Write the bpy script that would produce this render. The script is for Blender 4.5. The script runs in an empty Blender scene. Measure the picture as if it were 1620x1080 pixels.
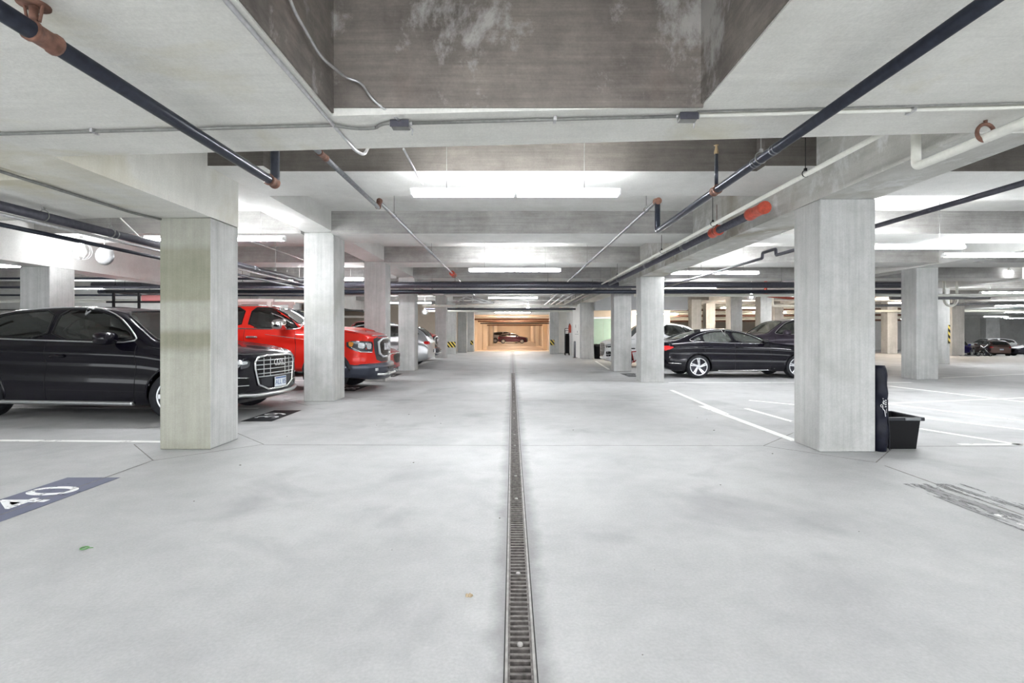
import bpy, bmesh, math, random
import numpy as np
from mathutils import Vector, Matrix
from mathutils.bvhtree import BVHTree
from mathutils.geometry import delaunay_2d_cdt

S = bpy.context.scene
C = S.collection
PI = math.pi
rnd = random.Random(7)

# ------------------------------------------------------------------ camera, world, exposure
EYE = 1.38
cam_data = bpy.data.cameras.new('camera')
cam_data.lens = 18.0
cam_data.sensor_width = 36.0
cam_data.shift_y = -14.5 / 1620
cam_data.clip_end = 400
cam = bpy.data.objects.new('camera', cam_data)
cam.location = (0, 0, EYE)
cam.rotation_euler = (PI / 2, 0, 0)
C.objects.link(cam)
S.camera = cam

world = bpy.data.worlds.new('world')
S.world = world
world.use_nodes = True
bg = world.node_tree.nodes['Background']
bg.inputs['Color'].default_value = (0.93, 0.97, 1.0, 1)
bg.inputs['Strength'].default_value = 0.55        # added soft frontal fill through the open back of the hall

TUBE = 26.0          # strength of the fluorescent tubes
WARM = 52.0
S.view_settings.view_transform = 'Standard'
S.view_settings.look = 'None'
S.view_settings.gamma = 1
S.view_settings.use_curve_mapping = False
S.view_settings.exposure = 2.75
S.cycles.use_denoising = True
S.cycles.max_bounces = 10
S.cycles.diffuse_bounces = 6
S.cycles.glossy_bounces = 4
S.cycles.transparent_max_bounces = 16
S.cycles.sample_clamp_indirect = 6.0

# ------------------------------------------------------------------ materials
MATS = {}

def _mat(name):
    m = bpy.data.materials.new(name)
    m.use_nodes = True
    nt = m.node_tree
    return m, nt, nt.nodes['Principled BSDF']

def plain(name, col, rough=0.5, metal=0.0, coat=0.0, emit=None, estr=0.0, noise=0.0, nscale=30.0, spec=0.5, bump=0.0):
    if name in MATS:
        return MATS[name]
    m, nt, b = _mat(name)
    b.inputs['Base Color'].default_value = (*col, 1)
    b.inputs['Roughness'].default_value = rough
    b.inputs['Metallic'].default_value = metal
    b.inputs['Coat Weight'].default_value = coat
    b.inputs['Coat Roughness'].default_value = 0.04
    b.inputs['Specular IOR Level'].default_value = spec
    if emit:
        b.inputs['Emission Color'].default_value = (*emit, 1)
        b.inputs['Emission Strength'].default_value = estr
    if noise > 0 or bump > 0:
        tc = nt.nodes.new('ShaderNodeTexCoord')
        n = nt.nodes.new('ShaderNodeTexNoise')
        n.inputs['Scale'].default_value = nscale
        n.inputs['Detail'].default_value = 4
        nt.links.new(tc.outputs['Object'], n.inputs['Vector'])
        if noise > 0:
            r = nt.nodes.new('ShaderNodeValToRGB')
            r.color_ramp.elements[0].position = 0.3
            r.color_ramp.elements[1].position = 0.7
            r.color_ramp.elements[0].color = (*[c * (1 - noise) for c in col], 1)
            r.color_ramp.elements[1].color = (*[min(1, c * (1 + noise)) for c in col], 1)
            nt.links.new(n.outputs['Fac'], r.inputs['Fac'])
            nt.links.new(r.outputs['Color'], b.inputs['Base Color'])
        if bump > 0:
            bp = nt.nodes.new('ShaderNodeBump')
            bp.inputs['Strength'].default_value = bump
            bp.inputs['Distance'].default_value = 0.01
            nt.links.new(n.outputs['Fac'], bp.inputs['Height'])
            nt.links.new(bp.outputs['Normal'], b.inputs['Normal'])
    MATS[name] = m
    return m

def emission(name, col, strength):
    if name in MATS:
        return MATS[name]
    m = bpy.data.materials.new(name)
    m.use_nodes = True
    nt = m.node_tree
    nt.nodes.remove(nt.nodes['Principled BSDF'])
    e = nt.nodes.new('ShaderNodeEmission')
    e.inputs['Color'].default_value = (*col, 1)
    e.inputs['Strength'].default_value = strength
    nt.links.new(e.outputs[0], nt.nodes['Material Output'].inputs['Surface'])
    MATS[name] = m
    return m

def glass(name, tint, refl=0.5, lo=0.06):
    if name in MATS:
        return MATS[name]
    m = bpy.data.materials.new(name)
    m.use_nodes = True
    nt = m.node_tree
    nt.nodes.remove(nt.nodes['Principled BSDF'])
    t = nt.nodes.new('ShaderNodeBsdfTransparent')
    t.inputs['Color'].default_value = (*tint, 1)
    g = nt.nodes.new('ShaderNodeBsdfGlossy')
    g.inputs['Color'].default_value = (0.95, 1.0, 0.98, 1)
    g.inputs['Roughness'].default_value = 0.03
    lw = nt.nodes.new('ShaderNodeLayerWeight')
    lw.inputs['Blend'].default_value = refl
    mr = nt.nodes.new('ShaderNodeMapRange')
    mr.inputs['To Min'].default_value = lo
    mr.inputs['To Max'].default_value = 0.95
    nt.links.new(lw.outputs['Fresnel'], mr.inputs['Value'])
    mix = nt.nodes.new('ShaderNodeMixShader')
    nt.links.new(mr.outputs[0], mix.inputs['Fac'])
    nt.links.new(t.outputs[0], mix.inputs[1])
    nt.links.new(g.outputs[0], mix.inputs[2])
    nt.links.new(mix.outputs[0], nt.nodes['Material Output'].inputs['Surface'])
    MATS[name] = m
    return m

def concrete(name, light, dark, scale=1.0, stretch=(1, 1, 1), stain=None, stain_amt=0.5, streak=0.0,
             streak_stretch=(14, 14, 0.5), rough=0.85, bump=0.25, blotch=0.55, patch=None, patch_lo=0.6, dirt_band=None,
             bands=None, rand=False):
    """cast concrete: cloudy tone, trowel streaks, grain, stains of their own shape"""
    m, nt, b = _mat(name)
    N, L = nt.nodes, nt.links
    b.inputs['Roughness'].default_value = rough
    b.inputs['Specular IOR Level'].default_value = 0.3
    tc = N.new('ShaderNodeTexCoord')
    src = tc.outputs['Object']
    if rand:
        oi = N.new('ShaderNodeObjectInfo')
        mu = N.new('ShaderNodeMath'); mu.operation = 'MULTIPLY'; mu.inputs[1].default_value = 40
        L.new(oi.outputs['Random'], mu.inputs[0])
        ad = N.new('ShaderNodeVectorMath'); ad.operation = 'ADD'
        L.new(src, ad.inputs[0]); L.new(mu.outputs[0], ad.inputs[1])
        src2 = ad.outputs[0]
    else:
        src2 = src

    def noise(sc, st, det=5, ro=0.6, dist=0.0):
        mp = N.new('ShaderNodeMapping')
        mp.inputs['Scale'].default_value = st
        L.new(src2, mp.inputs['Vector'])
        n = N.new('ShaderNodeTexNoise')
        n.inputs['Scale'].default_value = sc
        n.inputs['Detail'].default_value = det
        n.inputs['Roughness'].default_value = ro
        n.inputs['Distortion'].default_value = dist
        L.new(mp.outputs[0], n.inputs['Vector'])
        return n.outputs['Fac']

    def ramp(fac, a, c, ca, cb):
        r = N.new('ShaderNodeValToRGB')
        r.color_ramp.elements[0].position = a
        r.color_ramp.elements[1].position = c
        r.color_ramp.elements[0].color = (*ca, 1)
        r.color_ramp.elements[1].color = (*cb, 1)
        L.new(fac, r.inputs['Fac'])
        return r.outputs['Color']

    def mix(fac, a, c, mode='MIX'):
        x = N.new('ShaderNodeMix'); x.data_type = 'RGBA'; x.blend_type = mode
        if isinstance(fac, float):
            x.inputs[0].default_value = fac
        else:
            L.new(fac, x.inputs[0])
        L.new(a, x.inputs[6])
        if isinstance(c, tuple):
            x.inputs[7].default_value = (*c, 1)
        else:
            L.new(c, x.inputs[7])
        return x.outputs[2]
    mid = tuple((p + q) / 2 for p, q in zip(light, dark))
    col = ramp(noise(0.9 * scale, stretch), 0.5 - blotch / 2, 0.5 + blotch / 2, dark, light)
    col = mix(0.35, col, ramp(noise(5 * scale, stretch, 6, 0.7), 0.3, 0.72, dark, light))
    grain = ramp(noise(60, (1, 1, 1), 3), 0.25, 0.75, (0.82,) * 3, (1.0,) * 3)
    col = mix(0.8, col, grain, 'MULTIPLY')
    if streak > 0:
        col = mix(streak, col, ramp(noise(1.0, streak_stretch, 4, 0.65), 0.32, 0.66, (0.5,) * 3, (1,) * 3), 'MULTIPLY')
        fine = tuple(q * 3.2 if q > 2 else q * 1.4 for q in streak_stretch)
        col = mix(streak * 0.45, col, ramp(noise(1.0, fine, 3, 0.6), 0.30, 0.60, (0.55,) * 3, (1,) * 3), 'MULTIPLY')
    if stain:
        f = ramp(noise(0.8, (1, 1, 1.0), 5, 0.55, 0.6), 0.55, 0.62 + 0.12, (0, 0, 0), (stain_amt,) * 3)
        col = mix(f, col, stain)
    if patch:
        f = ramp(noise(1.7, (1, 1, 0.8), 9, 0.72, 0.2), patch_lo, patch_lo + 0.10, (0, 0, 0), (0.62,) * 3)
        col = mix(f, col, patch)
    if bands:
        sx = N.new('ShaderNodeSeparateXYZ'); L.new(src, sx.inputs[0])
        r = N.new('ShaderNodeValToRGB')
        mr = N.new('ShaderNodeMath'); mr.operation = 'MULTIPLY'; mr.inputs[1].default_value = 1 / 3.0
        wob = N.new('ShaderNodeMath'); wob.operation = 'MULTIPLY_ADD'
        L.new(noise(3, (1, 1, 1)), wob.inputs[0]); wob.inputs[1].default_value = 0.02
        L.new(sx.outputs['Z'], mr.inputs[0]); L.new(mr.outputs[0], wob.inputs[2])
        els = r.color_ramp.elements
        els[0].position = bands[0][0]; els[0].color = (*bands[0][1], 1)
        els[1].position = bands[-1][0]; els[1].color = (*bands[-1][1], 1)
        for p, cc in bands[1:-1]:
            e = els.new(p); e.color = (*cc, 1)
        L.new(wob.outputs[0], r.inputs['Fac'])
        col = mix(1.0, col, r.outputs['Color'], 'MULTIPLY')
    if dirt_band:
        sx = N.new('ShaderNodeSeparateXYZ'); L.new(src, sx.inputs[0])
        s1 = N.new('ShaderNodeMath'); s1.operation = 'SUBTRACT'; L.new(sx.outputs['X'], s1.inputs[0]); s1.inputs[1].default_value = 0.035
        a1 = N.new('ShaderNodeMath'); a1.operation = 'ABSOLUTE'; L.new(s1.outputs[0], a1.inputs[0])
        nn = noise(4, (1, 1, 1), 5)
        w = N.new('ShaderNodeMath'); w.operation = 'MULTIPLY_ADD'; L.new(nn, w.inputs[0]); w.inputs[1].default_value = -0.16; L.new(a1.outputs[0], w.inputs[2])
        f = ramp(w.outputs[0], 0.0, 0.09, (0.55,) * 3, (0, 0, 0))
        col = mix(f, col, dirt_band)
    L.new(col, b.inputs['Base Color'])
    if bump > 0:
        bp = N.new('ShaderNodeBump')
        bp.inputs['Strength'].default_value = bump
        bp.inputs['Distance'].default_value = 0.01
        L.new(noise(25, (1, 1, 1), 6, 0.7), bp.inputs['Height'])
        L.new(bp.outputs['Normal'], b.inputs['Normal'])
    MATS[name] = m
    return m

CON_FLOOR = concrete('concrete_floor', (0.545, 0.55, 0.555), (0.36, 0.365, 0.37), 0.75, stain=(0.22, 0.22, 0.23), stain_amt=0.62,
                     rough=0.6, bump=0.2, blotch=0.42, dirt_band=(0.13, 0.125, 0.13))
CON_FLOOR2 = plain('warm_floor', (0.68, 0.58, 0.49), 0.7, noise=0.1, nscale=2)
CON_COL = concrete('concrete_column', (0.64, 0.645, 0.635), (0.42, 0.425, 0.415), 1.3, streak=0.36, stain=(0.30, 0.30, 0.27), stain_amt=0.6, rand=True, blotch=0.4)
CON_COL_OLIVE = concrete('concrete_column_stained_shaded', (0.52, 0.52, 0.46), (0.34, 0.34, 0.285), 1.3, streak=0.32, stain=(0.30, 0.29, 0.22), stain_amt=0.45,  # olive stain, with some shade of the front put into the tone
                         bands=[(0.0, (0.8, 0.8, 0.76)), (0.05, (1, 1, 1)), (0.38, (1, 1, 1)), (0.42, (0.68, 0.67, 0.6)), (0.46, (0.66, 0.65, 0.58)), (0.49, (1, 1, 1)),
                                (0.58, (1, 1, 1)), (0.60, (0.72, 0.72, 0.64)), (0.72, (0.68, 0.68, 0.60)), (0.79, (0.75, 0.75, 0.68)), (0.82, (1, 1, 1))])
CON_SOFFIT = concrete('concrete_soffit', (0.88, 0.875, 0.835), (0.70, 0.695, 0.65), 0.9, (1.6, 0.7, 1), stain=(0.52, 0.48, 0.33), stain_amt=0.85, streak=0.16, streak_stretch=(1.2, 9, 2), blotch=0.45)
CON_SLAB = concrete('concrete_slab', (0.84, 0.84, 0.82), (0.62, 0.62, 0.60), 0.9, stain=(0.42, 0.41, 0.37), stain_amt=0.4, blotch=0.45)
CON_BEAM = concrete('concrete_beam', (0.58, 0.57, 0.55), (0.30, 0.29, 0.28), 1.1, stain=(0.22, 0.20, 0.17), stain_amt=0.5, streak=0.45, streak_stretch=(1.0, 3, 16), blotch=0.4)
CON_GIRDER = concrete('concrete_girder', (0.74, 0.74, 0.71), (0.46, 0.455, 0.42), 0.9, stain=(0.27, 0.235, 0.17), stain_amt=0.95, patch=(0.76, 0.77, 0.77), patch_lo=0.53, blotch=0.4, streak=0.35, streak_stretch=(2.5, 0.5, 8))
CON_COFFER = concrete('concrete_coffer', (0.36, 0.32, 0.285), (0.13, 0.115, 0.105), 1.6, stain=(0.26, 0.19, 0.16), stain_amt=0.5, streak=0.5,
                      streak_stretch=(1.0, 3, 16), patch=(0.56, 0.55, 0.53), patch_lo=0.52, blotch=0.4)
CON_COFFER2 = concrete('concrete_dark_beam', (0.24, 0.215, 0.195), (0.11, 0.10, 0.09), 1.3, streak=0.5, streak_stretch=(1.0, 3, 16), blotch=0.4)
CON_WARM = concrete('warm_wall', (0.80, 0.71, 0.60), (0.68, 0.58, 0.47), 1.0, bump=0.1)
WHITE_WALL = plain('white_wall_paint', (0.82, 0.82, 0.80), 0.6, noise=0.04, nscale=3)
CREAM_WALL = plain('cream_wall_paint', (0.66, 0.58, 0.49), 0.6, noise=0.05, nscale=3)
GREY_PANEL = plain('grey_bulkhead_paint', (0.42, 0.44, 0.46), 0.6, noise=0.06, nscale=2)
JOINT = plain('joint_dark', (0.20, 0.19, 0.18), 0.9, noise=0.3, nscale=12)
BLACKPIPE = plain('black_steel_pipe', (0.022, 0.026, 0.04), 0.28, 0.4, noise=0.25, nscale=25)
GREYPIPE = plain('grey_steel_pipe', (0.20, 0.205, 0.22), 0.35, 0.7, noise=0.2, nscale=25)
DARKPIPE = plain('dark_grey_pipe', (0.075, 0.075, 0.095), 0.35, 0.4, noise=0.2, nscale=20)
GALV = plain('galvanised_conduit', (0.55, 0.55, 0.56), 0.35, 0.8, noise=0.12, nscale=30)
DULLCOND = plain('dull_grey_conduit', (0.22, 0.22, 0.21), 0.55, 0.3, noise=0.15)
WHITEPIPE = plain('white_pipe', (0.74, 0.74, 0.68), 0.4, noise=0.05)
REDPAINT = plain('red_coupling', (0.50, 0.07, 0.035), 0.5, noise=0.25, nscale=20)
RUST = plain('rusty_iron', (0.17, 0.085, 0.06), 0.75, 0.2, noise=0.4, nscale=25, bump=0.4)
BRASS = plain('brass', (0.40, 0.30, 0.18), 0.4, 0.8, noise=0.2)
CAST = plain('cast_iron_grate', (0.105, 0.095, 0.09), 0.6, 0.5, noise=0.45, nscale=35, bump=0.4)
DRAINFRAME = plain('drain_frame', (0.30, 0.29, 0.28), 0.6, 0.3, noise=0.25, nscale=15)
CHANNEL = plain('drain_channel', (0.02, 0.02, 0.02), 0.9)
TUBE_M = emission('lit_tube', (0.96, 0.98, 1.0), TUBE)
WARM_M = emission('lit_warm_tube', (1.0, 0.84, 0.68), WARM)
BULB_M = emission('lit_bulb', (0.96, 0.98, 1.0), 16.0)
HOUSING = plain('white_housing', (0.80, 0.80, 0.80), 0.4)
BLACKRUB = plain('black_rubber', (0.004, 0.004, 0.005), 0.8, spec=0.15)
TYRE = plain('tyre_rubber', (0.016, 0.0165, 0.02), 0.7, noise=0.2, spec=0.2)
BLACKPL = plain('black_plastic', (0.004, 0.004, 0.005), 0.4, spec=0.25)
DARKGREYPL = plain('dark_grey_plastic', (0.02, 0.022, 0.028), 0.45, spec=0.3)
CHROME = plain('chrome', (0.78, 0.79, 0.80), 0.12, 1.0)
SATIN = plain('satin_aluminium', (0.58, 0.59, 0.60), 0.3, 0.9)
RIMSIL = plain('silver_rim', (0.62, 0.63, 0.65), 0.25, 0.85)
RIMBLK = plain('dark_rim', (0.05, 0.05, 0.055), 0.3, 0.7)
LAMPGL = plain('headlamp_lens', (0.62, 0.65, 0.68), 0.08, 0.3, coat=1.0)
LAMPDK = plain('headlamp_dark', (0.06, 0.065, 0.075), 0.1, 0.3, coat=1.0)
AMBER = plain('amber_lens', (0.75, 0.30, 0.04), 0.15, coat=1.0)
REDLENS = plain('red_lens', (0.62, 0.015, 0.015), 0.12, coat=1.0)
INTER = plain('interior_dark', (0.008, 0.008, 0.01), 0.8, spec=0.1)
SEAT = plain('seat_black', (0.012, 0.012, 0.014), 0.6, spec=0.3)
SEATGREY = plain('seat_grey', (0.22, 0.23, 0.23), 0.7)
PLATE = plain('plate_white', (0.72, 0.77, 0.82), 0.4)
PLATEBLUE = plain('plate_blue', (0.05, 0.12, 0.32), 0.4)
PAINTWHITE = None
GL_DARK = glass('tinted_glass', (0.10, 0.115, 0.12), 0.42)
GL_LIGHT = glass('light_glass', (0.70, 0.84, 0.78), 0.5, 0.22)
YELLOW = plain('hazard_yellow', (0.72, 0.55, 0.10), 0.6, noise=0.1)
MINT = plain('mint_door_paint', (0.36, 0.52, 0.45), 0.5, noise=0.05, nscale=3)
BLUEDARK = plain('navy_nylon', (0.004, 0.005, 0.014), 0.45, noise=0.3, nscale=14, bump=0.5, spec=0.25)

def paint(name, col, metal=0.3, rough=0.25):
    return plain(name, col, rough, metal, coat=0.6, spec=0.1)

def worn(name, col, wear_col=None, lo=0.42, hi=0.5, scale=3.0, stretch=(1, 1, 1)):
    """floor paint that has rubbed away in places (transparent there)"""
    if name in MATS:
        return MATS[name]
    m, nt, b = _mat(name)
    N, L = nt.nodes, nt.links
    b.inputs['Base Color'].default_value = (*col, 1)
    b.inputs['Roughness'].default_value = 0.6
    tc = N.new('ShaderNodeTexCoord'); mp = N.new('ShaderNodeMapping'); mp.inputs['Scale'].default_value = stretch
    n = N.new('ShaderNodeTexNoise'); n.inputs['Scale'].default_value = scale; n.inputs['Detail'].default_value = 9
    n.inputs['Roughness'].default_value = 0.7
    r = N.new('ShaderNodeValToRGB'); r.color_ramp.elements[0].position = lo; r.color_ramp.elements[1].position = hi
    L.new(tc.outputs['Object'], mp.inputs['Vector']); L.new(mp.outputs[0], n.inputs['Vector']); L.new(n.outputs['Fac'], r.inputs['Fac'])
    t = N.new('ShaderNodeBsdfTransparent'); x = N.new('ShaderNodeMixShader')
    L.new(r.outputs['Color'], x.inputs['Fac']); L.new(t.outputs[0], x.inputs[1]); L.new(b.outputs[0], x.inputs[2])
    L.new(x.outputs[0], N['Material Output'].inputs['Surface'])
    MATS[name] = m
    return m

LINE_W = worn('worn_white_line', (0.86, 0.86, 0.84), lo=0.28, hi=0.42, scale=5)
STEN_BLACK = worn('stencil_black', (0.012, 0.013, 0.017), lo=0.12, hi=0.2, scale=4)
STEN_NAVY = worn('stencil_faded_navy', (0.115, 0.125, 0.19), lo=0.36, hi=0.42, scale=3)
STEN_WHITE = worn('stencil_white', (0.84, 0.85, 0.86), lo=0.40, hi=0.45, scale=7)
STEN_FADED = worn('stencil_faded_grey', (0.19, 0.19, 0.195), lo=0.50, hi=0.55, scale=2.4, stretch=(3.5, 0.5, 1))
STEN_FWHITE = worn('stencil_faded_white', (0.86, 0.86, 0.86), lo=0.50, hi=0.53, scale=7, stretch=(1.5, 0.8, 1))

# ------------------------------------------------------------------ mesh helpers
class MB:
    def __init__(s):
        s.v = []; s.f = []; s.smooth = []
    def add(s, vs, fs, smooth=False):
        o = len(s.v)
        s.v += [tuple(p) for p in vs]
        s.f += [tuple(i + o for i in f) for f in fs]
        s.smooth += [smooth] * len(fs)
        return s
    def box(s, x0, x1, y0, y1, z0, z1):
        x0, x1 = min(x0, x1), max(x0, x1); y0, y1 = min(y0, y1), max(y0, y1); z0, z1 = min(z0, z1), max(z0, z1)
        vs = [(x0, y0, z0), (x1, y0, z0), (x1, y1, z0), (x0, y1, z0), (x0, y0, z1), (x1, y0, z1), (x1, y1, z1), (x0, y1, z1)]
        return s.add(vs, [(0, 3, 2, 1), (4, 5, 6, 7), (0, 1, 5, 4), (1, 2, 6, 5), (2, 3, 7, 6), (3, 0, 4, 7)])
    def tube(s, path, r, n=12, caps=True):
        path = [Vector(p) for p in path]
        if len(path) < 2:
            return s
        T = []
        for i in range(len(path)):
            a = path[max(0, i - 1)]; b = path[min(len(path) - 1, i + 1)]
            t = (b - a)
            T.append(t.normalized() if t.length > 1e-9 else Vector((0, 0, 1)))
        up = Vector((0, 0, 1)) if abs(T[0].z) < 0.9 else Vector((1, 0, 0))
        nrm = (up - T[0] * up.dot(T[0])).normalized()
        vs = []
        for i, p in enumerate(path):
            if i > 0:
                ax = T[i - 1].cross(T[i])
                if ax.length > 1e-7:
                    nrm = Matrix.Rotation(T[i - 1].angle(T[i]), 3, ax.normalized()) @ nrm
                nrm = (nrm - T[i] * nrm.dot(T[i])).normalized()
            bn = T[i].cross(nrm)
            rr = r[i] if isinstance(r, (list, tuple)) else r
            if 0 < i < len(path) - 1:
                d1 = (path[i] - path[i - 1]); d2 = (path[i + 1] - path[i])
                if d1.length > 1e-9 and d2.length > 1e-9:
                    rr = rr / max(0.5, math.cos(d1.angle(d2) / 2))
            for k in range(n):
                a = 2 * PI * k / n
                vs.append(p + (nrm * math.cos(a) + bn * math.sin(a)) * rr)
        fs = []
        for i in range(len(path) - 1):
            for k in range(n):
                k2 = (k + 1) % n
                fs.append((i * n + k, i * n + k2, (i + 1) * n + k2, (i + 1) * n + k))
        s.add(vs, fs, True)
        if caps:
            s.add(vs[:n], [tuple(reversed(range(n)))]); s.add(vs[-n:], [tuple(range(n))])
        return s
    def cyl(s, a, b, r, n=14):
        return s.tube([a, b], r, n)
    def lathe(s, prof, n=32, axis='Y', centre=(0, 0, 0), smooth=True):
        vs = []; m = len(prof)
        for k in range(n):
            a = 2 * PI * k / n
            for (r, h) in prof:
                if axis == 'Y': p = (r * math.cos(a), h, r * math.sin(a))
                elif axis == 'X': p = (h, r * math.cos(a), r * math.sin(a))
                else: p = (r * math.cos(a), r * math.sin(a), h)
                vs.append((p[0] + centre[0], p[1] + centre[1], p[2] + centre[2]))
        fs = []
        for k in range(n):
            k2 = (k + 1) % n
            for i in range(m - 1):
                fs.append((k * m + i, k * m + i + 1, k2 * m + i + 1, k2 * m + i))
        return s.add(vs, fs, smooth)
    def prism(s, poly, fn0, fn1):
        """poly: 2D points; fn0/fn1 map a 2D point to the two 3D ends"""
        n = len(poly)
        vs = [fn0(p) for p in poly] + [fn1(p) for p in poly]
        fs = [tuple(range(n)), tuple(reversed(range(n, 2 * n)))] + [(i, i + n, (i + 1) % n + n, (i + 1) % n) for i in range(n)]
        return s.add(vs, fs)
    def torus(s, c, R, r, ax='X', n=24, m=8, a0=0, a1=2 * PI):
        pts = []
        full = abs(a1 - a0 - 2 * PI) < 1e-6
        for k in range(n + 1):
            a = a0 + (a1 - a0) * k / n
            q = {'X': (0, R * math.cos(a), R * math.sin(a)), 'Y': (R * math.cos(a), 0, R * math.sin(a)), 'Z': (R * math.cos(a), R * math.sin(a), 0)}[ax]
            pts.append((c[0] + q[0], c[1] + q[1], c[2] + q[2]))
        return s.tube(pts, r, m, caps=not full)
    def build(s, name, mat, parent=None, loc=(0, 0, 0), rot=None, bevel=0.0, segs=2, fixn=True):
        me = bpy.data.meshes.new(name)
        me.from_pydata(s.v, [], s.f)
        me.polygons.foreach_set('use_smooth', s.smooth)
        if fixn:
            bm = bmesh.new(); bm.from_mesh(me)
            bmesh.ops.remove_doubles(bm, verts=bm.verts, dist=1e-6)
            bmesh.ops.recalc_face_normals(bm, faces=bm.faces)
            bm.to_mesh(me); bm.free()
        me.update()
        o = bpy.data.objects.new(name, me)
        C.objects.link(o)
        o.location = loc
        if rot: o.rotation_euler = rot
        if mat: me.materials.append(mat)
        if parent: o.parent = parent
        if bevel > 0:
            b = o.modifiers.new('bevel', 'BEVEL'); b.width = bevel; b.segments = segs; b.limit_method = 'ANGLE'
        return o

def tag(o, label=None, cat=None, group=None, kind=None):
    if label: o['label'] = label
    if cat: o['category'] = cat
    if group: o['group'] = group
    if kind: o['kind'] = kind
    return o

def thing(name, label, cat, loc=(0, 0, 0), rz=0.0, group=None, kind=None, scale=1.0):
    o = bpy.data.objects.new(name, None)
    C.objects.link(o)
    o.empty_display_size = 0.1
    o.location = loc; o.rotation_euler = (0, 0, rz); o.scale = (scale,) * 3
    return tag(o, label, cat, group, kind)

def struct(name, mb, mat, **k):
    return tag(mb.build(name, mat, **k), kind='structure')

def fillet(path, r, n=6):
    path = [Vector(p) for p in path]
    out = [path[0]]
    for i in range(1, len(path) - 1):
        a, b, c = path[i - 1], path[i], path[i + 1]
        d1 = (a - b).normalized(); d2 = (c - b).normalized()
        rr = min(r, (a - b).length * 0.45, (c - b).length * 0.45)
        p1 = b + d1 * rr; p2 = b + d2 * rr
        for k in range(n + 1):
            t = k / n
            out.append((1 - t) ** 2 * p1 + 2 * t * (1 - t) * b + t * t * p2)
    out.append(path[-1])
    return out

def text_mesh(name, body, size, mat, parent, loc, rot, depth=0.001, align='CENTER', shear=0.0, spacing=1.0):
    cu = bpy.data.curves.new(name, 'FONT')
    cu.body = body; cu.size = size; cu.extrude = depth; cu.align_x = align; cu.align_y = 'CENTER'; cu.shear = shear
    cu.space_character = spacing; cu.offset = 0.004 * size
    tmp = bpy.data.objects.new(name, cu); C.objects.link(tmp)
    dg = bpy.context.evaluated_depsgraph_get()
    me = bpy.data.meshes.new_from_object(tmp.evaluated_get(dg))
    bpy.data.objects.remove(tmp)
    o = bpy.data.objects.new(name, me); C.objects.link(o)
    me.materials.clear(); me.materials.append(mat)
    o.location = loc; o.rotation_euler = rot
    if parent: o.parent = parent
    return o

# ------------------------------------------------------------------ structure
def zs(x):                                   # sloping underside of the low ceiling by the camera
    return 2.83 + 0.026 * x

SLAB_Z = 3.76
# floor with the trench left open
fl = MB()
DX0, DX1, DY1 = -0.035, 0.105, 17.3
def quadz(mb, x0, x1, y0, y1, za, zb):
    mb.add([(x0, y0, za), (x1, y0, za), (x1, y1, zb), (x0, y1, zb)], [(0, 1, 2, 3)])
quadz(fl, -24, DX0, -6, DY1, 0, 0); quadz(fl, DX1, 90, -6, DY1, 0, 0); quadz(fl, -24, 90, DY1, 29.5, 0, 0); quadz(fl, -24, 26, 29.5, 37.2, 0, 0)
quadz(fl, 9, 26, 37.2, 75, 0, 0)
quadz(fl, 26, 90, 29.5, 56, 0, -1.2); quadz(fl, 26, 90, 56, 75, -1.2, -1.2)     # ramp down to the lower right parking level
fl.add([(26, 29.5, 0), (26, 56, 0), (26, 75, 0), (26, 75, -1.2), (26, 56, -1.2)], [(0, 1, 4), (1, 2, 3, 4)])
struct('floor', fl, CON_FLOOR)
f2 = MB()
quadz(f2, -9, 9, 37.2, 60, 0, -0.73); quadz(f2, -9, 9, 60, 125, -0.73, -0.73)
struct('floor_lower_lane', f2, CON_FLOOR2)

cs = MB(); cs.box(-24, 90, -6, 75, SLAB_Z, SLAB_Z + 0.25)
struct('ceiling', cs, CON_SLAB)

def low_piece(x0, x1, y0, y1, name='ceiling_soffit', mat=None, top=SLAB_Z, z0=None):
    m = MB()
    a, b = (zs(x0), zs(x1)) if z0 is None else (z0, z0)
    m.add([(x0, y0, a), (x1, y0, b), (x1, y1, b), (x0, y1, a), (x0, y0, top), (x1, y0, top), (x1, y1, top), (x0, y1, top)],
          [(0, 3, 2, 1), (4, 5, 6, 7), (0, 1, 5, 4), (1, 2, 6, 5), (2, 3, 7, 6), (3, 0, 4, 7)])
    return struct(name, m, mat or CON_SOFFIT)
low_piece(-24, 24, 3.36, 3.96, 'ceiling_beam')
low_piece(-24, -1.18, -6, 3.36)
low_piece(1.25, 24, -6, 3.36)
low_piece(-1.18, 1.25, -6, -2.6)
low_piece(-24, -4.15, 4.49, 5.95)
low_piece(-4.15, -3.55, 3.96, 6.64, 'ceiling_girder', CON_SOFFIT)
low_piece(3.55, 4.19, 3.96, 36.5, 'ceiling_girder', CON_GIRDER, z0=2.92)
# dark coffer faces (rough raw concrete lining, recess shadow partly in its colour)
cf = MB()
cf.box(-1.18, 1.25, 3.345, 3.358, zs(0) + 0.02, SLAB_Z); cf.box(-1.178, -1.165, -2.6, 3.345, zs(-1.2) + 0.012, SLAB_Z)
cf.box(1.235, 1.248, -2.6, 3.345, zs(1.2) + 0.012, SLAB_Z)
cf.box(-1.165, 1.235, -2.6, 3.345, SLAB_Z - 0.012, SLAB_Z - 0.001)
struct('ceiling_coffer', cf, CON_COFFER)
low_piece(-4.13, -3.55, 6.64, 36.5, 'ceiling_girder', CON_SLAB, z0=3.37)
low_piece(-10.0, -9.39, 5.95, 36.5, 'ceiling_girder', CON_SLAB, z0=2.72)
low_piece(11.85, 12.5, 3.96, 36.5, 'ceiling_girder', CON_SLAB, z0=3.28)
low_piece(18.3, 18.9, 3.96, 36.5, 'ceiling_girder', CON_SLAB, z0=3.28)
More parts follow.
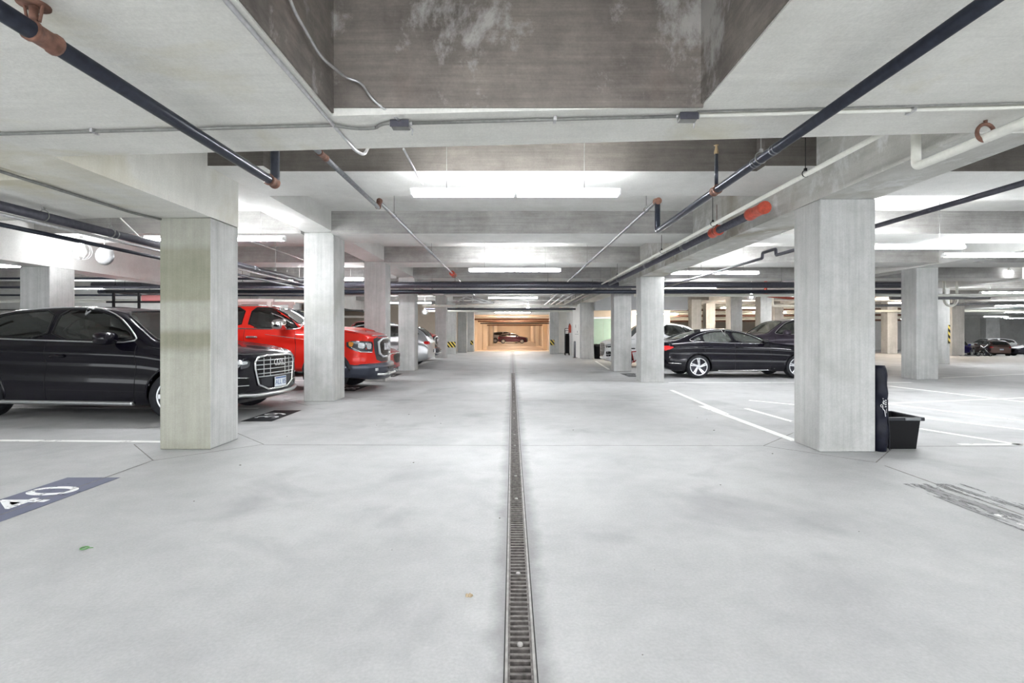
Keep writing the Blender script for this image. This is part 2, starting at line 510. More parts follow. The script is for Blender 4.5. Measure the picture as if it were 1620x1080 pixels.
def two_tone(o):
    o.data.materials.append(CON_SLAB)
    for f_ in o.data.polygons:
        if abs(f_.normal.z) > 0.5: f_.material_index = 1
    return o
LINES = [6.03 + 4.15 * k for k in range(8)]
for k, y in enumerate(LINES):
    a, b = (y + 0.14, y + 1.25) if k == 0 else (y - 0.12, y + 0.95)
    for (x0, x1) in ((-24, -10.0), (-9.39, -4.15), (-3.55, 3.55), (4.19, 11.85), (12.5, 18.3), (18.9, 90)):
        m = MB(); m.box(x0, x1, a, b, 3.32, SLAB_Z)
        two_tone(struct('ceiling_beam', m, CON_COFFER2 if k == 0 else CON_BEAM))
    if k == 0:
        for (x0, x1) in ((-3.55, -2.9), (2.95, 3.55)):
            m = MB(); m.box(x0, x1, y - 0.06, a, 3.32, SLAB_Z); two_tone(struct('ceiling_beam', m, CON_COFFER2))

# walls
def wallbox(name, x0, x1, y0, y1, z0, z1, mat):
    m = MB(); m.box(x0, x1, y0, y1, z0, z1); return struct(name, m, mat)
wallbox('wall_left', -24.2, -24, -6, 62, 0, 4, CON_COL)
wallbox('wall_back', -24, -9.75, 23.5, 23.7, 0, 4, CON_SLAB)
wallbox('wall_right', 90, 90.2, -6, 75, -1.3, 4, CON_SLAB)
wallbox('wall_far', 9, 44, 75, 75.2, -1.3, 4, CON_WARM)
wallbox('wall_far_grey', 44, 90, 75, 75.2, -1.3, 4, CON_SLAB)
wallbox('wall_far_left', -24, -2.72, 36.9, 37.2, -0.8, 4, CON_WARM)
wallbox('wall_far_right', 3.35, 9.2, 36.9, 37.2, -0.8, 4, CON_WARM)
wallbox('wall_lintel', -2.72, 3.35, 36.9, 37.2, 2.66, 4, CON_SLAB)
# lane beyond the opening
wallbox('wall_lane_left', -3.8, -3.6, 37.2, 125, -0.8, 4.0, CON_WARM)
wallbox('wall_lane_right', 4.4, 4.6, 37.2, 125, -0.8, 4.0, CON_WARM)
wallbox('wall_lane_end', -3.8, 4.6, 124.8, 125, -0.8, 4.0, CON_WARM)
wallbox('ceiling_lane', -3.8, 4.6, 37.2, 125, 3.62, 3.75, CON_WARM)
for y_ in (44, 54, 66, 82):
    wallbox('ceiling_lane_baffle', -3.6, 4.4, y_, y_ + 1.2, 2.68, 3.62, CON_WARM)  # beams added to hide the lane tubes from view
# lift core
wallbox('wall_lift', 4.19, 8.95, 29.0, 29.3, 0, 3.32, CREAM_WALL)
wallbox('wall_core_side', 3.62, 3.8, 27.0, 34.0, 0, 2.92, CON_SLAB)
wallbox('wall_core_panel', 3.59, 3.615, 27.1, 30.2, 0, 2.9, WHITE_WALL)
wallbox('wall_core_front', 3.08, 3.62, 33.9, 34.1, 0, 2.92, WHITE_WALL)
wallbox('ceiling_bulkhead', 4.2, 8.9, 25.9, 26.3, 2.50, 3.30, GREY_PANEL)

# floor joints
tn = [0]
def strip(pts, w, mat, z=0.0015, name=None, t=0.0012):
    """flat painted or cut line along pts on the floor"""
    m = MB()
    for a, b in zip(pts[:-1], pts[1:]):
        a = Vector((a[0], a[1], 0)); b = Vector((b[0], b[1], 0))
        n = Vector((-(b - a).y, (b - a).x, 0)).normalized() * w / 2
        m.prism([0, 1, 2, 3], lambda i: (([a - n, b - n, b + n, a + n][i]).x, ([a - n, b - n, b + n, a + n][i]).y, z),
                lambda i: (([a - n, b - n, b + n, a + n][i]).x, ([a - n, b - n, b + n, a + n][i]).y, z + t))
    return m.build(name, mat)
def joint(pts, w=0.012):
    tn[0] += 1
    tag(strip(pts, w, JOINT, 0.0003, 'trim_%d' % tn[0], 0.0008), kind='structure')
for k, y in enumerate(LINES[:5]):
    joint([(-3.05, y + 0.25), (-0.05, y + 0.22)]); joint([(0.12, y + 0.22), (3.05, y + 0.2)])
    for sx, yy in ((-1, y + 0.28), (1, y + 0.2)):
        if sx == 1 and k == 1: continue
        cx = sx * 3.86
        joint([(cx, yy - 0.8), (cx + 0.8, yy), (cx, yy + 0.8), (cx - 0.8, yy), (cx, yy - 0.8)])
joint([(-3.86, -3), (-3.86, 5.5)], 0.010); j_ = bpy.data.objects['trim_%d' % tn[0]]; j_.location.z = 0.0035; joint([(3.86, -3), (3.86, 5.3)], 0.016)
joint([(4.66, 6.2), (12, 6.25)], 0.014)
joint([(0.04, 17.4), (0.04, 34)], 0.03)
joint([(-24, 36.2), (9, 36.2)], 0.25)

# ------------------------------------------------------------------ columns
def column(x0, y0, w, d, top, label, mat=CON_COL, sign=None, z0=0.0):
    m = MB(); m.box(-w / 2, w / 2, 0, d, 0, top - z0)
    o = m.build('concrete_column', mat, loc=(x0 + w / 2, y0, z0), bevel=0.014)
    tag(o, label, 'column', kind='thing')
    if mat is CON_COL_OLIVE:
        o.data.materials.append(CON_COL)
        for f_ in o.data.polygons:
            if f_.normal.x > 0.5: f_.material_index = 1  # aisle side paler, the lamps' light partly put into its tone
    if sign:
        sx0, sx1, sz0, sz1 = sign
        p = MB(); p.box(sx0, sx1, -0.012, -0.004, sz0, sz1); pl = p.build('hazard_sign', YELLOW, o)
        b = MB(); n = 6; W = sx1 - sx0; H = sz1 - sz0
        for i in range(-4, 9):
            a = sx0 + 0.21 * i
            poly = [(a, sz1), (a + 0.105, sz1), (a + 0.105 + H * 0.8, sz0), (a + H * 0.8, sz0)]
            # clip to the plate
            def clip(pts, f, lim, less):
                out = []
                for j in range(len(pts)):
                    p0, p1 = pts[j - 1], pts[j]
                    i0 = (p0[0] <= lim) if less else (p0[0] >= lim); i1 = (p1[0] <= lim) if less else (p1[0] >= lim)
                    if i0 != i1:
                        t = (lim - p0[0]) / (p1[0] - p0[0]); out.append((lim, p0[1] + t * (p1[1] - p0[1])))
                    if i1: out.append(p1)
                return out
            poly = clip(poly, 0, sx1, True)
            if poly: poly = clip(poly, 0, sx0, False)
            if len(poly) >= 3:
                b.prism(poly, lambda q: (q[0], -0.012, q[1]), lambda q: (q[0], -0.018, q[1]))
        b.build('stripe_pattern', BLACKPL, pl)
    return o
column(-4.15, 6.03, 0.60, 0.61, zs(-3.85), 'big square concrete column with olive stains, nearest on the left beside the dark SUV', CON_COL_OLIVE)
column(-4.15, 10.2, 0.60, 0.66, 3.37, 'grey concrete column between the dark SUV and the red pickup, second on the left')
column(-4.15, 14.37, 0.60, 0.60, 3.37, 'pale concrete column right behind the nose of the big red pickup')
column(-4.12, 18.54, 0.60, 0.62, 3.37, 'slim looking grey column between the low red car and the silver SUV')
column(-4.15, 27.6, 0.60, 0.60, 3.37, 'far left aisle column just before the one with the striped plate')
column(-4.15, 32.4, 0.58, 0.60, 3.37, 'far left column carrying the larger yellow and black striped plate', sign=(-0.24, 0.29, 0.42, 0.78))
column(-3.66, 34.6, 0.60, 0.5, 3.3, 'distant left column two past the striped plate, without a plate of its own')
column(-3.2, 36.3, 0.50, 0.5, 3.3, 'distant left column at the lane opening with a small striped plate', sign=(0.0, 0.20, 0.5, 0.8))
column(3.55, 5.9, 0.64, 0.55, 2.92, 'big square concrete column nearest on the right, black bag and tote behind it')
column(3.55, 14.1, 0.64, 0.55, 2.92, 'concrete column on the right hiding the tail of the black sedan')
column(3.58, 18.0, 0.62, 0.55, 2.92, 'concrete column on the right with dark scuffed foot, beside the white SUV')
column(3.58, 26.4, 0.64, 0.6, 2.92, 'darker grey column left of the black rubbish can')
column(2.42, 32.8, 0.58, 0.6, 3.3, 'distant right column at the lane opening with a small striped plate', sign=(-0.27, 0.0, 0.55, 0.9))
column(-10.0, 10.4, 0.61, 0.6, 2.72, 'pale concrete column behind the roof of the dark SUV, far left', CON_COL)
column(-10.0, 18.4, 0.60, 0.6, 2.72, 'shaded column deep in the left bays behind the pickup')
column(-15.2, 14.0, 0.60, 0.6, 3.32, 'leftmost deep column standing behind the far left pale one')
column(11.85, 15.0, 0.64, 0.6, 3.28, 'wide pale column standing alone in the right hand parking area')
column(18.3, 22.1, 0.60, 0.6, 3.28, 'white lit column just behind the lone right hand one, yellow striped edge', sign=(0.22, 0.30, 0.9, 1.7))
column(26.3, 30.6, 0.75, 0.6, 3.32, 'dark grey column beside the folded stroller on the right')
column(24.35, 33.2, 0.66, 0.6, 3.32, 'tan sided column seen between the two big right hand columns')
column(11.1, 26.0, 0.60, 0.6, 3.32, 'grey column with a yellow line rising behind the black sedan roof')
column(13.25, 27.3, 0.60, 0.6, 3.32, 'warm lit column above the windscreen of the black sedan')
column(10.6, 30.2, 0.58, 0.6, 3.32, 'warm lit flat column left of the one with the yellow line')
column(13.0, 34.3, 0.62, 0.6, 3.32, 'thin warm lit column deep between two others behind the sedan')
column(17.6, 34.3, 0.6, 0.6, 3.32, 'cream column at the far right end behind the purple grey SUV')
column(64.8, 70.0, 1.9, 0.9, 3.32, 'broad greenish grey column rising behind the brown SUV', z0=-1.2)
for i, (x, y) in enumerate(((-3.55, 45), (-3.55, 62), (-3.55, 80), (3.6, 45), (3.6, 60), (3.6, 78))):
    column(x, y, 0.5, 0.5, 2.75, 'warm lit column along the %s side of the lower lane, %s' % (('left', 'nearest to the opening') if i == 0 else ('left', 'in the middle') if i == 1 else
           ('left', 'farthest one') if i == 2 else ('right', 'nearest to the opening') if i == 3 else ('right', 'in the middle') if i == 4 else ('right', 'farthest one')), CON_WARM, z0=-0.73 if i % 3 else -0.3)

# ------------------------------------------------------------------ trench drain
dr = thing('trench_drain', 'long cast iron trench drain running down the middle of the aisle floor', 'floor drain', (0.035, 0, 0))
c = MB(); c.box(-0.07, -0.064, -3.4, DY1, -0.12, 0.002); c.box(0.064, 0.07, -3.4, DY1, -0.12, 0.002); c.box(-0.07, 0.07, -3.4, DY1, -0.125, -0.12); c.box(-0.07, 0.07, DY1 - 0.006, DY1, -0.12, 0.002)
c.build('channel', CHANNEL, dr)
for sx in (-1, 1):
    m = MB(); m.box(sx * 0.0645, sx * 0.053, -3.4, DY1 - 0.01, -0.012, 0.0025); m.build('frame_rail', DRAINFRAME, dr, bevel=0.001)
def grate(y0, y1):
    m = MB()
    m.box(-0.052, -0.043, y0, y1, -0.02, 0.001); m.box(0.043, 0.052, y0, y1, -0.02, 0.001)
    n = int(round((y1 - y0) / 0.0425)); st = (y1 - y0) / n
    for i in range(n):
        ya = y0 + (i + 0.5) * st
        h = st * 0.27
        m.add([(-0.044, ya - h, -0.02), (0.044, ya - h, -0.02), (0.044, ya + h, -0.02), (-0.044, ya + h, -0.02),
               (-0.044, ya - h * 0.7, 0.0), (0.044, ya - h * 0.7, 0.0), (0.044, ya + h * 0.7, 0.0), (-0.044, ya + h * 0.7, 0.0)],
              [(0, 3, 2, 1), (4, 5, 6, 7), (0, 1, 5, 4), (1, 2, 6, 5), (2, 3, 7, 6), (3, 0, 4, 7)])
    g = m.build('grate', CAST, dr, fixn=False)
    for yb in (y0 + 0.33, y1 - 0.33):
        b = MB(); b.lathe([(0, 0.0005), (0.008, 0.0045), (0.013, 0.003), (0.014, -0.005)], 14, 'Z', (0, yb, 0)); b.build('bolt', DRAINFRAME, g)
y = 2.60 - 1.99 * 3
while y < 17.2:
    grate(y + 0.003, min(y + 1.987, DY1 - 0.01)); y += 1.99

# ------------------------------------------------------------------ floor paint
def line(pts, w, label, group=None):
    tag(strip(pts, w, LINE_W, 0.0018, 'painted_line'), label, 'floor marking', group)
def FP(px, py):
    d = EYE * 810 / (py - 525.5)
    return ((px - 810) / 810 * d, d)
line([(-9.3, 6.62), (-4.2, 6.45)], 0.10, 'white bay line on the floor in front of the dark SUV')
line([(-9.3, 9.35), (-4.6, 9.3)], 0.10, 'white bay line on the floor under the far side of the dark SUV')
line([(-9.0, 14.75), (-4.3, 14.7)], 0.10, 'white bay line behind the red pickup')
line([(3.55, 9.6), (3.6, 6.5)], 0.12, 'short white line running along the aisle to the big right column')
line([(4.3, 14.05), (11, 14.1)], 0.10, 'white bay line on the floor just before the black sedan')
line([FP(1062, 617), FP(1150, 655)], 0.09, 'faded white slanting line beside the aisle before the black sedan')
line([FP(1406, 610.5), FP(1700, 645)], 0.13, 'white bay line on the right, second nearest to the lone pale column')
line([FP(1390, 637), FP(1760, 683)], 0.11, 'white bay line on the right starting behind the top of the black bag')
line([FP(1452, 660), FP(1760, 696)], 0.10, 'white bay line on the right starting behind the black tote')
line([FP(1455, 678), FP(1760, 727)], 0.10, 'white bay line on the right, nearest slanted one beside the tote')
line([FP(1180, 646), FP(1258, 668)], 0.09, 'short white line left of the big right column, lower one')
line([FP(1185, 633), FP(1258, 640)], 0.09, 'short white line left of the big right column, upper one')
line([FP(1489, 597.6), FP(1720, 587)], 0.12, 'white line on the floor right of the lone pale column')
line([FP(1406, 638), FP(1720, 625)], 0.10, 'white line crossing the slanted bay lines on the right')
line([(5.5, 6.3), (12, 6.32)], 0.08, 'thin white line on the floor level with the black tote')
line([(3.6, 19.0), (4.0, 24.5)], 0.10, 'white line beside the aisle before the black rubbish can')
line([(-3.6, 24.8), (-4.6, 21.2)], 0.10, 'white line on the floor behind the silver SUV')

def stencil(x0, x1, y0, y1, txt, label, mat, tmat, tsize, face=1):
    w, h = x1 - x0, y1 - y0
    m = MB(); m.box(-w / 2, w / 2, -h / 2, h / 2, 0, 0.001)
    o = m.build('bay_number', mat, loc=((x0 + x1) / 2, (y0 + y1) / 2, 0.0022))
    tag(o, label, 'floor marking')
    if txt:
        t = text_mesh('number_paint', txt, tsize, tmat, o, (0, 0, 0.0016), (0, 0, PI / 2 * face), 0.0004, spacing=1.15)
    return o
stencil(-4.20, -3.72, 7.92, 9.05, '39', 'crisp black floor plate with white bay number 39 under the dark SUV nose', STEN_BLACK, STEN_WHITE, 0.52)
stencil(-4.22, -3.72, 3.72, 4.86, '40', 'faded navy floor plate with worn white bay number 40 at the left edge', STEN_NAVY, STEN_WHITE, 0.56)
stencil(-4.20, -3.70, 12.0, 13.2, '38', 'black floor plate with worn white digits under the red pickup bumper', STEN_BLACK, STEN_WHITE, 0.5)
stencil(-4.15, -3.65, 15.9, 17.1, '37', 'small looking black floor plate in front of the low red car', STEN_BLACK, STEN_WHITE, 0.5)
sf = stencil(3.55, 4.1, 2.9, 4.66, '', 'worn grey and white floor plate at the right edge of the aisle', STEN_FADED, STEN_FWHITE, 0.5)
mm = MB(); mm.box(-0.19, -0.12, -0.85, 0.1, 0.0012, 0.0016); mm.box(0.08, 0.15, -0.7, 0.05, 0.0012, 0.0016)
mm.build('number_paint', STEN_FWHITE, sf)
stencil(3.62, 4.1, 15.9, 17.2, '7', 'black floor plate with worn white digit between the right columns by the white SUV', STEN_BLACK, STEN_WHITE, 0.5, -1)

# ------------------------------------------------------------------ pipes
def pipe(name, label, path, r, mat, cat='pipe', f=0.08, n=14, group=None):
    m = MB(); m.tube(fillet(path, f) if len(path) > 2 else path, r, n)
    return tag(m.build(name, mat), label, cat, group)
def sleeve(par, a, b, r, mat, name='coupling'):
    a = Vector(a); b = Vector(b); d = (b - a)
    m = MB(); m.tube([a, a + d * 0.12, a + d * 0.2, a + d * 0.8, a + d * 0.88, b], [r, r, r * 0.88, r * 0.88, r, r], 16); return m.build(name, mat, par)
def hanger(par, x, y, z, r, top, mat=DULLCOND, ring=True, rr=0.005):
    m = MB(); m.tube([(x, y, z + r + 0.03), (x, y, top)], rr, 6)
    if ring: m.torus((x, y, z + 0.01), r + 0.008, 0.005, 'Y', 16, 6); m.box(x - 0.012, x + 0.012, y - 0.012, y + 0.012, z + r + 0.015, z + r + 0.04)
    m.build('hanger', mat, par)

p = pipe('drain_pipe', 'thick black pipe under the low ceiling top left, elbow and riser at its end', [(-1.99, -3, 2.63), (-1.99, 4.3, 2.63), (-1.99, 4.3, 3.30)], 0.038, BLACKPIPE, f=0.06)
sleeve(p, (-1.99, 2.11, 2.63), (-1.99, 2.235, 2.63), 0.046, RUST, 'valve_body')
m = MB(); m.cyl((-1.99, 2.13, 2.66), (-1.99, 2.13, 2.735), 0.016, 10); m.cyl((-2.015, 2.13, 2.67), (-2.03, 2.13, 2.745), 0.006, 6); m.cyl((-1.965, 2.13, 2.67), (-1.95, 2.13, 2.745), 0.006, 6)
m.lathe([(0, 2.748), (0.045, 2.75), (0.058, 2.744), (0.058, 2.738), (0, 2.738)], 20, 'Z', (-1.99, 2.13, 0)); m.build('flange', RUST, p)
sleeve(p, (-1.99, 4.18, 2.63), (-1.99, 4.30, 2.63), 0.047, RUST, 'elbow')
p = pipe('sprinkler_pipe', 'grey sprinkler pipe hanging left of the ceiling lights along the aisle', [(-1.98, 4.3, 3.23), (-1.98, 7.62, 3.23), (-1.98, 7.62, 3.33), (-1.98, 28, 3.33)], 0.029, GREYPIPE, f=0.02)
sleeve(p, (-1.98, 5.25, 3.23), (-1.98, 5.45, 3.23), 0.037, RUST)
sleeve(p, (-1.98, 7.56, 3.23), (-1.98, 7.66, 3.35), 0.045, RUST, 'elbow')
sleeve(p, (-1.98, 16.9, 3.33), (-1.98, 17.5, 3.33), 0.09, REDPAINT)
for yy in (8.6, 12.6, 19.5): hanger(p, -1.98, yy, 3.33, 0.03, SLAB_Z)
p = pipe('drain_pipe', 'thick black and grey pipe crossing the top right corner towards the lights', [(1.94, -3, 2.73), (1.94, 6.83, 2.73), (1.94, 6.83, 3.12)], 0.036, BLACKPIPE, f=0.05)
for yy in (3.75, 4.05): sleeve(p, (1.94, yy, 2.73), (1.94, yy + 0.05, 2.73), 0.04, GREYPIPE, 'collar')
sleeve(p, (1.94, 4.82, 2.73), (1.94, 4.92, 2.73), 0.046, RUST); hanger(p, 1.94, 3.99, 2.73, 0.037, 3.7)
m = MB(); m.cyl((1.94, 4.86, 2.75), (1.94, 4.86, 3.08), 0.017, 10); m.build('riser', BLACKPIPE, p)
m = MB(); m.lathe([(0.018, 3.07), (0.022, 3.09), (0.014, 3.12), (0.01, 3.15), (0.026, 3.155), (0, 3.16)], 12, 'Z', (1.94, 4.86, 0)); m.build('sprinkler_head', BRASS, p)
p = pipe('sprinkler_pipe', 'thin grey sprinkler pipe from the copper topped elbow along the right of the aisle lights', [(1.94, 6.83, 3.14), (1.94, 6.95, 3.14), (1.94, 26, 3.14)], 0.025, GREYPIPE, f=0.02)
sleeve(p, (1.94, 6.78, 3.12), (1.94, 6.9, 3.14), 0.045, RUST, 'elbow')
for yy in (7.4, 13.2, 19): hanger(p, 1.94, yy, 3.14, 0.026, SLAB_Z)
p = pipe('water_pipe', 'thin white pipe along the right girder above the aisle', [(2.98, 3.97, 2.98), (2.98, 32.5, 2.98)], 0.024, WHITEPIPE)
for yy in (5.2, 7.6, 10.2, 14.5, 19.0, 24): hanger(p, 2.98, yy, 2.98, 0.025, 3.5, BLACKPL)
p = pipe('standpipe', 'thick grey pipe with red grooved couplings beside the right girder', [(3.24, 6.9, 2.98), (3.24, 30, 2.98)], 0.057, DARKPIPE, n=18)
sleeve(p, (3.24, 6.55, 2.98), (3.24, 6.98, 2.98), 0.082, REDPAINT, 'end_cap'); sleeve(p, (3.24, 8.0, 2.98), (3.24, 8.28, 2.98), 0.08, REDPAINT)
for yy in (9.6, 12.3, 15.5): sleeve(p, (3.24, yy, 2.98), (3.24, yy + 0.12, 2.98), 0.065, GREYPIPE, 'collar')
hanger(p, 3.24, 8.1, 2.98, 0.07, 3.4, RUST)
p = pipe('waste_pipe', 'thick white pipe with elbow at the upper right edge', [(3.44, -3, 2.79), (3.44, 4.36, 2.79), (3.44, 4.36, 3.2)], 0.036, WHITEPIPE, f=0.05, n=16)
m = MB(); m.torus((3.44, 3.72, 2.83), 0.062, 0.013, 'Y', 20, 8); m.tube([(3.44, 3.72, 2.90), (3.44, 3.72, 2.93)], 0.012, 8); m.build('clevis_hanger', RUST, p)
p = pipe('drain_pipe', 'black pipe running beyond the big right column towards the sedan, with a small jog', [(4.8, 1, 2.78), (4.8, 9.3, 2.78), (4.8, 9.32, 2.90), (4.8, 9.8, 2.90), (4.8, 9.82, 2.80), (4.8, 17, 2.80)], 0.03, DARKPIPE, f=0.03)
for yy in (8.5, 13, 16): hanger(p, 4.8, yy, 2.8, 0.03, SLAB_Z)
# left bays
p = pipe('drain_pipe', 'thick grey pipe, uppermost of the bundle over the dark SUV', [(-4.94, 1.0, 2.60), (-4.94, 13.6, 2.60)], 0.05, DARKPIPE, n=16)
for yy, tt in ((5.4, 2.70), (6.3, SLAB_Z), (10.7, 3.6)): hanger(p, -4.94, yy, 2.60, 0.051, tt)
for yy in (6.3, 9.8): sleeve(p, (-4.94, yy, 2.60), (-4.94, yy + 0.08, 2.60), 0.056, GREYPIPE, 'collar')
pipe('conduit', 'silver conduit below the thick grey pipe over the dark SUV', [(-4.915, 1.0, 2.515), (-4.915, 13.6, 2.515)], 0.018, GALV)
pipe('conduit', 'black pipe, lowest of the bundle over the dark SUV', [(-5.08, 1.0, 2.45), (-5.08, 13.6, 2.45)], 0.024, BLACKPIPE)
pipe('conduit', 'dark conduit along the outer edge of the left low ceiling', [(-4.2, -2, zs(-4.2) - 0.02), (-4.2, 5.7, zs(-4.2) - 0.02), (-4.1, 5.98, zs(-4.2) - 0.02)], 0.014, DULLCOND, 'conduit', f=0.15)
pipe('conduit', 'thin white conduit bending down above the left pipes', [(-7.2, 6.2, 3.3), (-6.0, 7.6, 3.26), (-5.8, 8.0, 2.85)], 0.010, WHITEPIPE, 'conduit')
q = pipe('conduit', 'thin bright conduit seen right of the olive stained column', [(-5.0, 7.3, 3.12), (-5.0, 15.2, 3.12)], 0.012, GALV, 'conduit')
for yy in (8.2, 12.5): hanger(q, -5.0, yy, 3.12, .012, SLAB_Z, GALV, False)
for (y0, z0, r, mt, lb) in ((15.5, 3.02, 0.035, BLACKPIPE, 'black cross pipe high behind the pale left column'),
                            (16.0, 2.80, 0.04, DARKPIPE, 'dark cross pipe, second from the top behind the pale left column'),
                            (16.4, 2.58, 0.03, BLACKPIPE, 'thin black cross pipe, third down behind the pale left column'),
                            (17.5, 2.46, 0.06, WHITEPIPE, 'white cross duct behind the pale left column'),
                            (21.0, 2.30, 0.03, DULLCOND, 'grey cross pipe above the rack in the left bays'),
                            (21.4, 2.05, 0.045, WHITEPIPE, 'white cross pipe just above the rack in the left bays')):
    q = pipe('cross_pipe', lb, [(-23, y0, z0), (-6.1, y0, z0 - 0.02)], r, mt)
    for xx in (-11.6, -10.6, -12.4): hanger(q, xx, y0, z0, r, 3.7, BLACKPL)
m = MB(); m.cyl((-10.15, 16.6, 2.3), (-10.15, 16.6, 2.62), 0.045, 10); m.cyl((-10.15, 16.6, 2.62), (-10.15, 16.6, 3.76), 0.012, 6)
tag(m.build('sprinkler_drop', REDPAINT), 'red sprinkler drop hanging in the left bays above the rack', 'sprinkler')
# big cross pipes
p = pipe('cross_main', 'thick black pipe crossing the aisle under the beams, upper one', [(-14, 17.1, 2.96), (14, 17.1, 2.96)], 0.10, DARKPIPE, n=20)
for xx in (-9, -5, -1.9, 1.2, 5.9, 9): hanger(p, xx, 17.1, 2.96, 0.10, SLAB_Z, DULLCOND, True, 0.008)
p = pipe('cross_main', 'black pipe crossing the aisle just below the thick one', [(-14, 17.35, 2.755), (14, 17.35, 2.755)], 0.07, BLACKPIPE, n=16)
for xx in (-6, -2.7, 3): hanger(p, xx, 17.35, 2.755, 0.07, SLAB_Z, DULLCOND)
pipe('cross_main', 'white pipe crossing the right bays just under the thick black one', [(4.3, 18.0, 2.68), (18, 18.0, 2.68)], 0.05, WHITEPIPE)
for (y0, z0, r, mt, lb) in ((27.5, 2.80, 0.06, WHITEPIPE, 'white pipe crossing the far end of the aisle, nearer one'),
                            (28.2, 2.66, 0.05, DARKPIPE, 'dark pipe crossing the far end of the aisle between two white ones'),
                            (29.5, 2.62, 0.07, WHITEPIPE, 'white pipe crossing the far end of the aisle, lower one')):
    q = pipe('cross_pipe', lb, [(-4.8, y0, z0), (3.5, y0, z0)], r, mt)
    for xx in (-3, 1.6): hanger(q, xx, y0, z0, r, SLAB_Z, DULLCOND)
m = MB()
for a, b in (((-2.6, 3.3), (-1.5, 2.95)), ((-2.6, 2.95), (-2.6, 3.3)), ((-2.1, 2.95), (-2.1, 3.3)), ((-2.1, 3.3), (-1.1, 2.95)), ((-3.1, 2.95), (-2.4, 3.3)), ((-3.2, 2.95), (-1.0, 2.95))):
    m.cyl((a[0], 27.2, a[1]), (b[0], 27.2, b[1]), 0.03, 8)
tag(m.build('steel_truss', GALV), 'small grey steel truss under the ceiling at the far left of the aisle', 'truss')
for i, (x, y, z) in enumerate(((2.35, 20.5, 3.05), (2.6, 20.5, 3.0), (2.05, 21, 3.1))):
    pipe('conduit', 'grey conduit along the far right ceiling, %s of three' % ('left', 'right', 'middle')[(1, 2, 0).index(i) if False else (2, 1, 0)[i] if i != 1 else 1], [(x, y, z), (x, 32.6, z)], 0.04, GALV, 'conduit')
# small electrical conduits near the camera
YC = 3.47
def bez(p0, p1, p2, n=10):
    p0, p1, p2 = Vector(p0), Vector(p1), Vector(p2)
    return [(1 - t) ** 2 * p0 + 2 * t * (1 - t) * p1 + t * t * p2 for t in [i / n for i in range(n + 1)]]
zc = lambda x: zs(x) - 0.016
path = [(-9, YC, zc(-9)), (-1.25, YC, zc(-1.25))] + bez((-1.2, YC, zc(-1.2)), (-1.08, YC + 0.09, zc(-1.1)), (-0.95, YC + 0.06, zc(-1)), 8) + bez((-0.93, YC + 0.055, zc(-.9)), (-0.87, YC - 0.03, zc(-.9)), (-0.80, YC, zc(-.8)), 8)
p = pipe('conduit', 'dull conduit strapped across the beam underside, left of the junction boxes', path, 0.011, DULLCOND, 'conduit', f=0.001)
for xx in (-2.83,): 
    m = MB(); m.box(xx - 0.01, xx + 0.01, YC - 0.03, YC + 0.035, zc(xx) - 0.012, zc(xx) + 0.014); m.torus((xx, YC, zc(xx)), 0.015, 0.004, 'X', 12, 6); m.build('strap', GALV, p)
p = pipe('conduit', 'conduit on the beam underside between the two junction boxes', [(-0.70, YC, zc(-.7)), (1.12, YC, zc(1.12))], 0.011, DULLCOND, 'conduit')
m = MB(); m.box(0.28, 0.30, YC - 0.03, YC + 0.035, zc(.3) - 0.014, zc(.3) + 0.014); m.build('strap', GALV, p)
p = pipe('conduit', 'pale conduit on the beam underside running right from the second junction box', [(1.24, YC, zc(1.24)), (9, YC, zc(9))], 0.012, WHITEPIPE, 'conduit')
m = MB(); m.box(2.70, 2.72, YC - 0.03, YC + 0.05, zc(2.7) - 0.015, zc(2.7) + 0.014); m.torus((2.71, YC, zc(2.7)), 0.017, 0.005, 'X', 12, 6); m.build('strap', GALV, p)
pipe('conduit', 'dark line running just behind the pale conduit on the beam, right side', [(1.24, YC - 0.05, zc(1.24) + 0.008), (9, YC - 0.05, zc(9) + 0.008)], 0.006, DULLCOND, 'conduit')
def jbox(x, label):
    z = zs(x)
    o = thing('junction_box', label, 'junction box', (x, YC, z))
    m = MB(); m.box(-0.06, 0.06, -0.035, 0.04, -0.05, 0.0); m.build('box_body', DULLCOND, o, bevel=0.006)
    m = MB(); m.box(-0.063, 0.063, -0.0375, -0.0355, -0.052, -0.004); m.build('cover_plate', DARKPIPE, o)
    for sx in (-1, 1):
        m = MB(); m.lathe([(0.012, 0), (0.016, 0.006), (0.016, 0.018), (0.011, 0.02)], 10, 'X', (0, 0, -0.018)); s_ = m.build('connector', GALV, o, loc=(sx * 0.06 if sx > 0 else -0.08, 0, 0))
    m = MB(); m.tube([(0.05, 0.04, -0.02), (0.07, 0.06, -0.03), (0.065, 0.07, -0.07)], 0.004, 6); m.build('ground_wire', GALV, o)
jbox(-0.755, 'grey junction box on the beam underside, left one where the bent conduit ends')
jbox(1.19, 'grey junction box on the beam underside, right one at the coffer corner')
pipe('conduit', 'pale conduit dropping into the left junction box from the dark coffer wall', [(-1.13, 1.2, 3.25), (-1.13, 2.45, 3.22), (-1.13, 2.62, 3.05)] + [(-1.12, 3.0, 2.99), (-1.07, 3.3, 3.02), (-0.98, 3.32, 3.0), (-0.90, 3.32, 2.88), (-0.78, 3.40, 2.815), (-0.755, 3.44, 2.80)], 0.009, GALV, 'conduit', f=0.09)
m = MB(); m.box(-1.165, -1.10, 2.40, 2.52, 3.16, 3.75); tag(m.build('junction_box', DULLCOND, bevel=0.006), 'tall dark box on the coffer wall above the bent conduit', 'junction box')
pipe('conduit', 'pale conduit along the left coffer edge ending in a small hook', [(-1.21, -2, zs(-1.2) - 0.016), (-1.21, 3.95, zs(-1.2) - 0.016), (-1.17, 4.05, zs(-1.2) - 0.02), (-1.135, 4.2, 2.98)], 0.012, GALV, 'conduit', f=0.05)
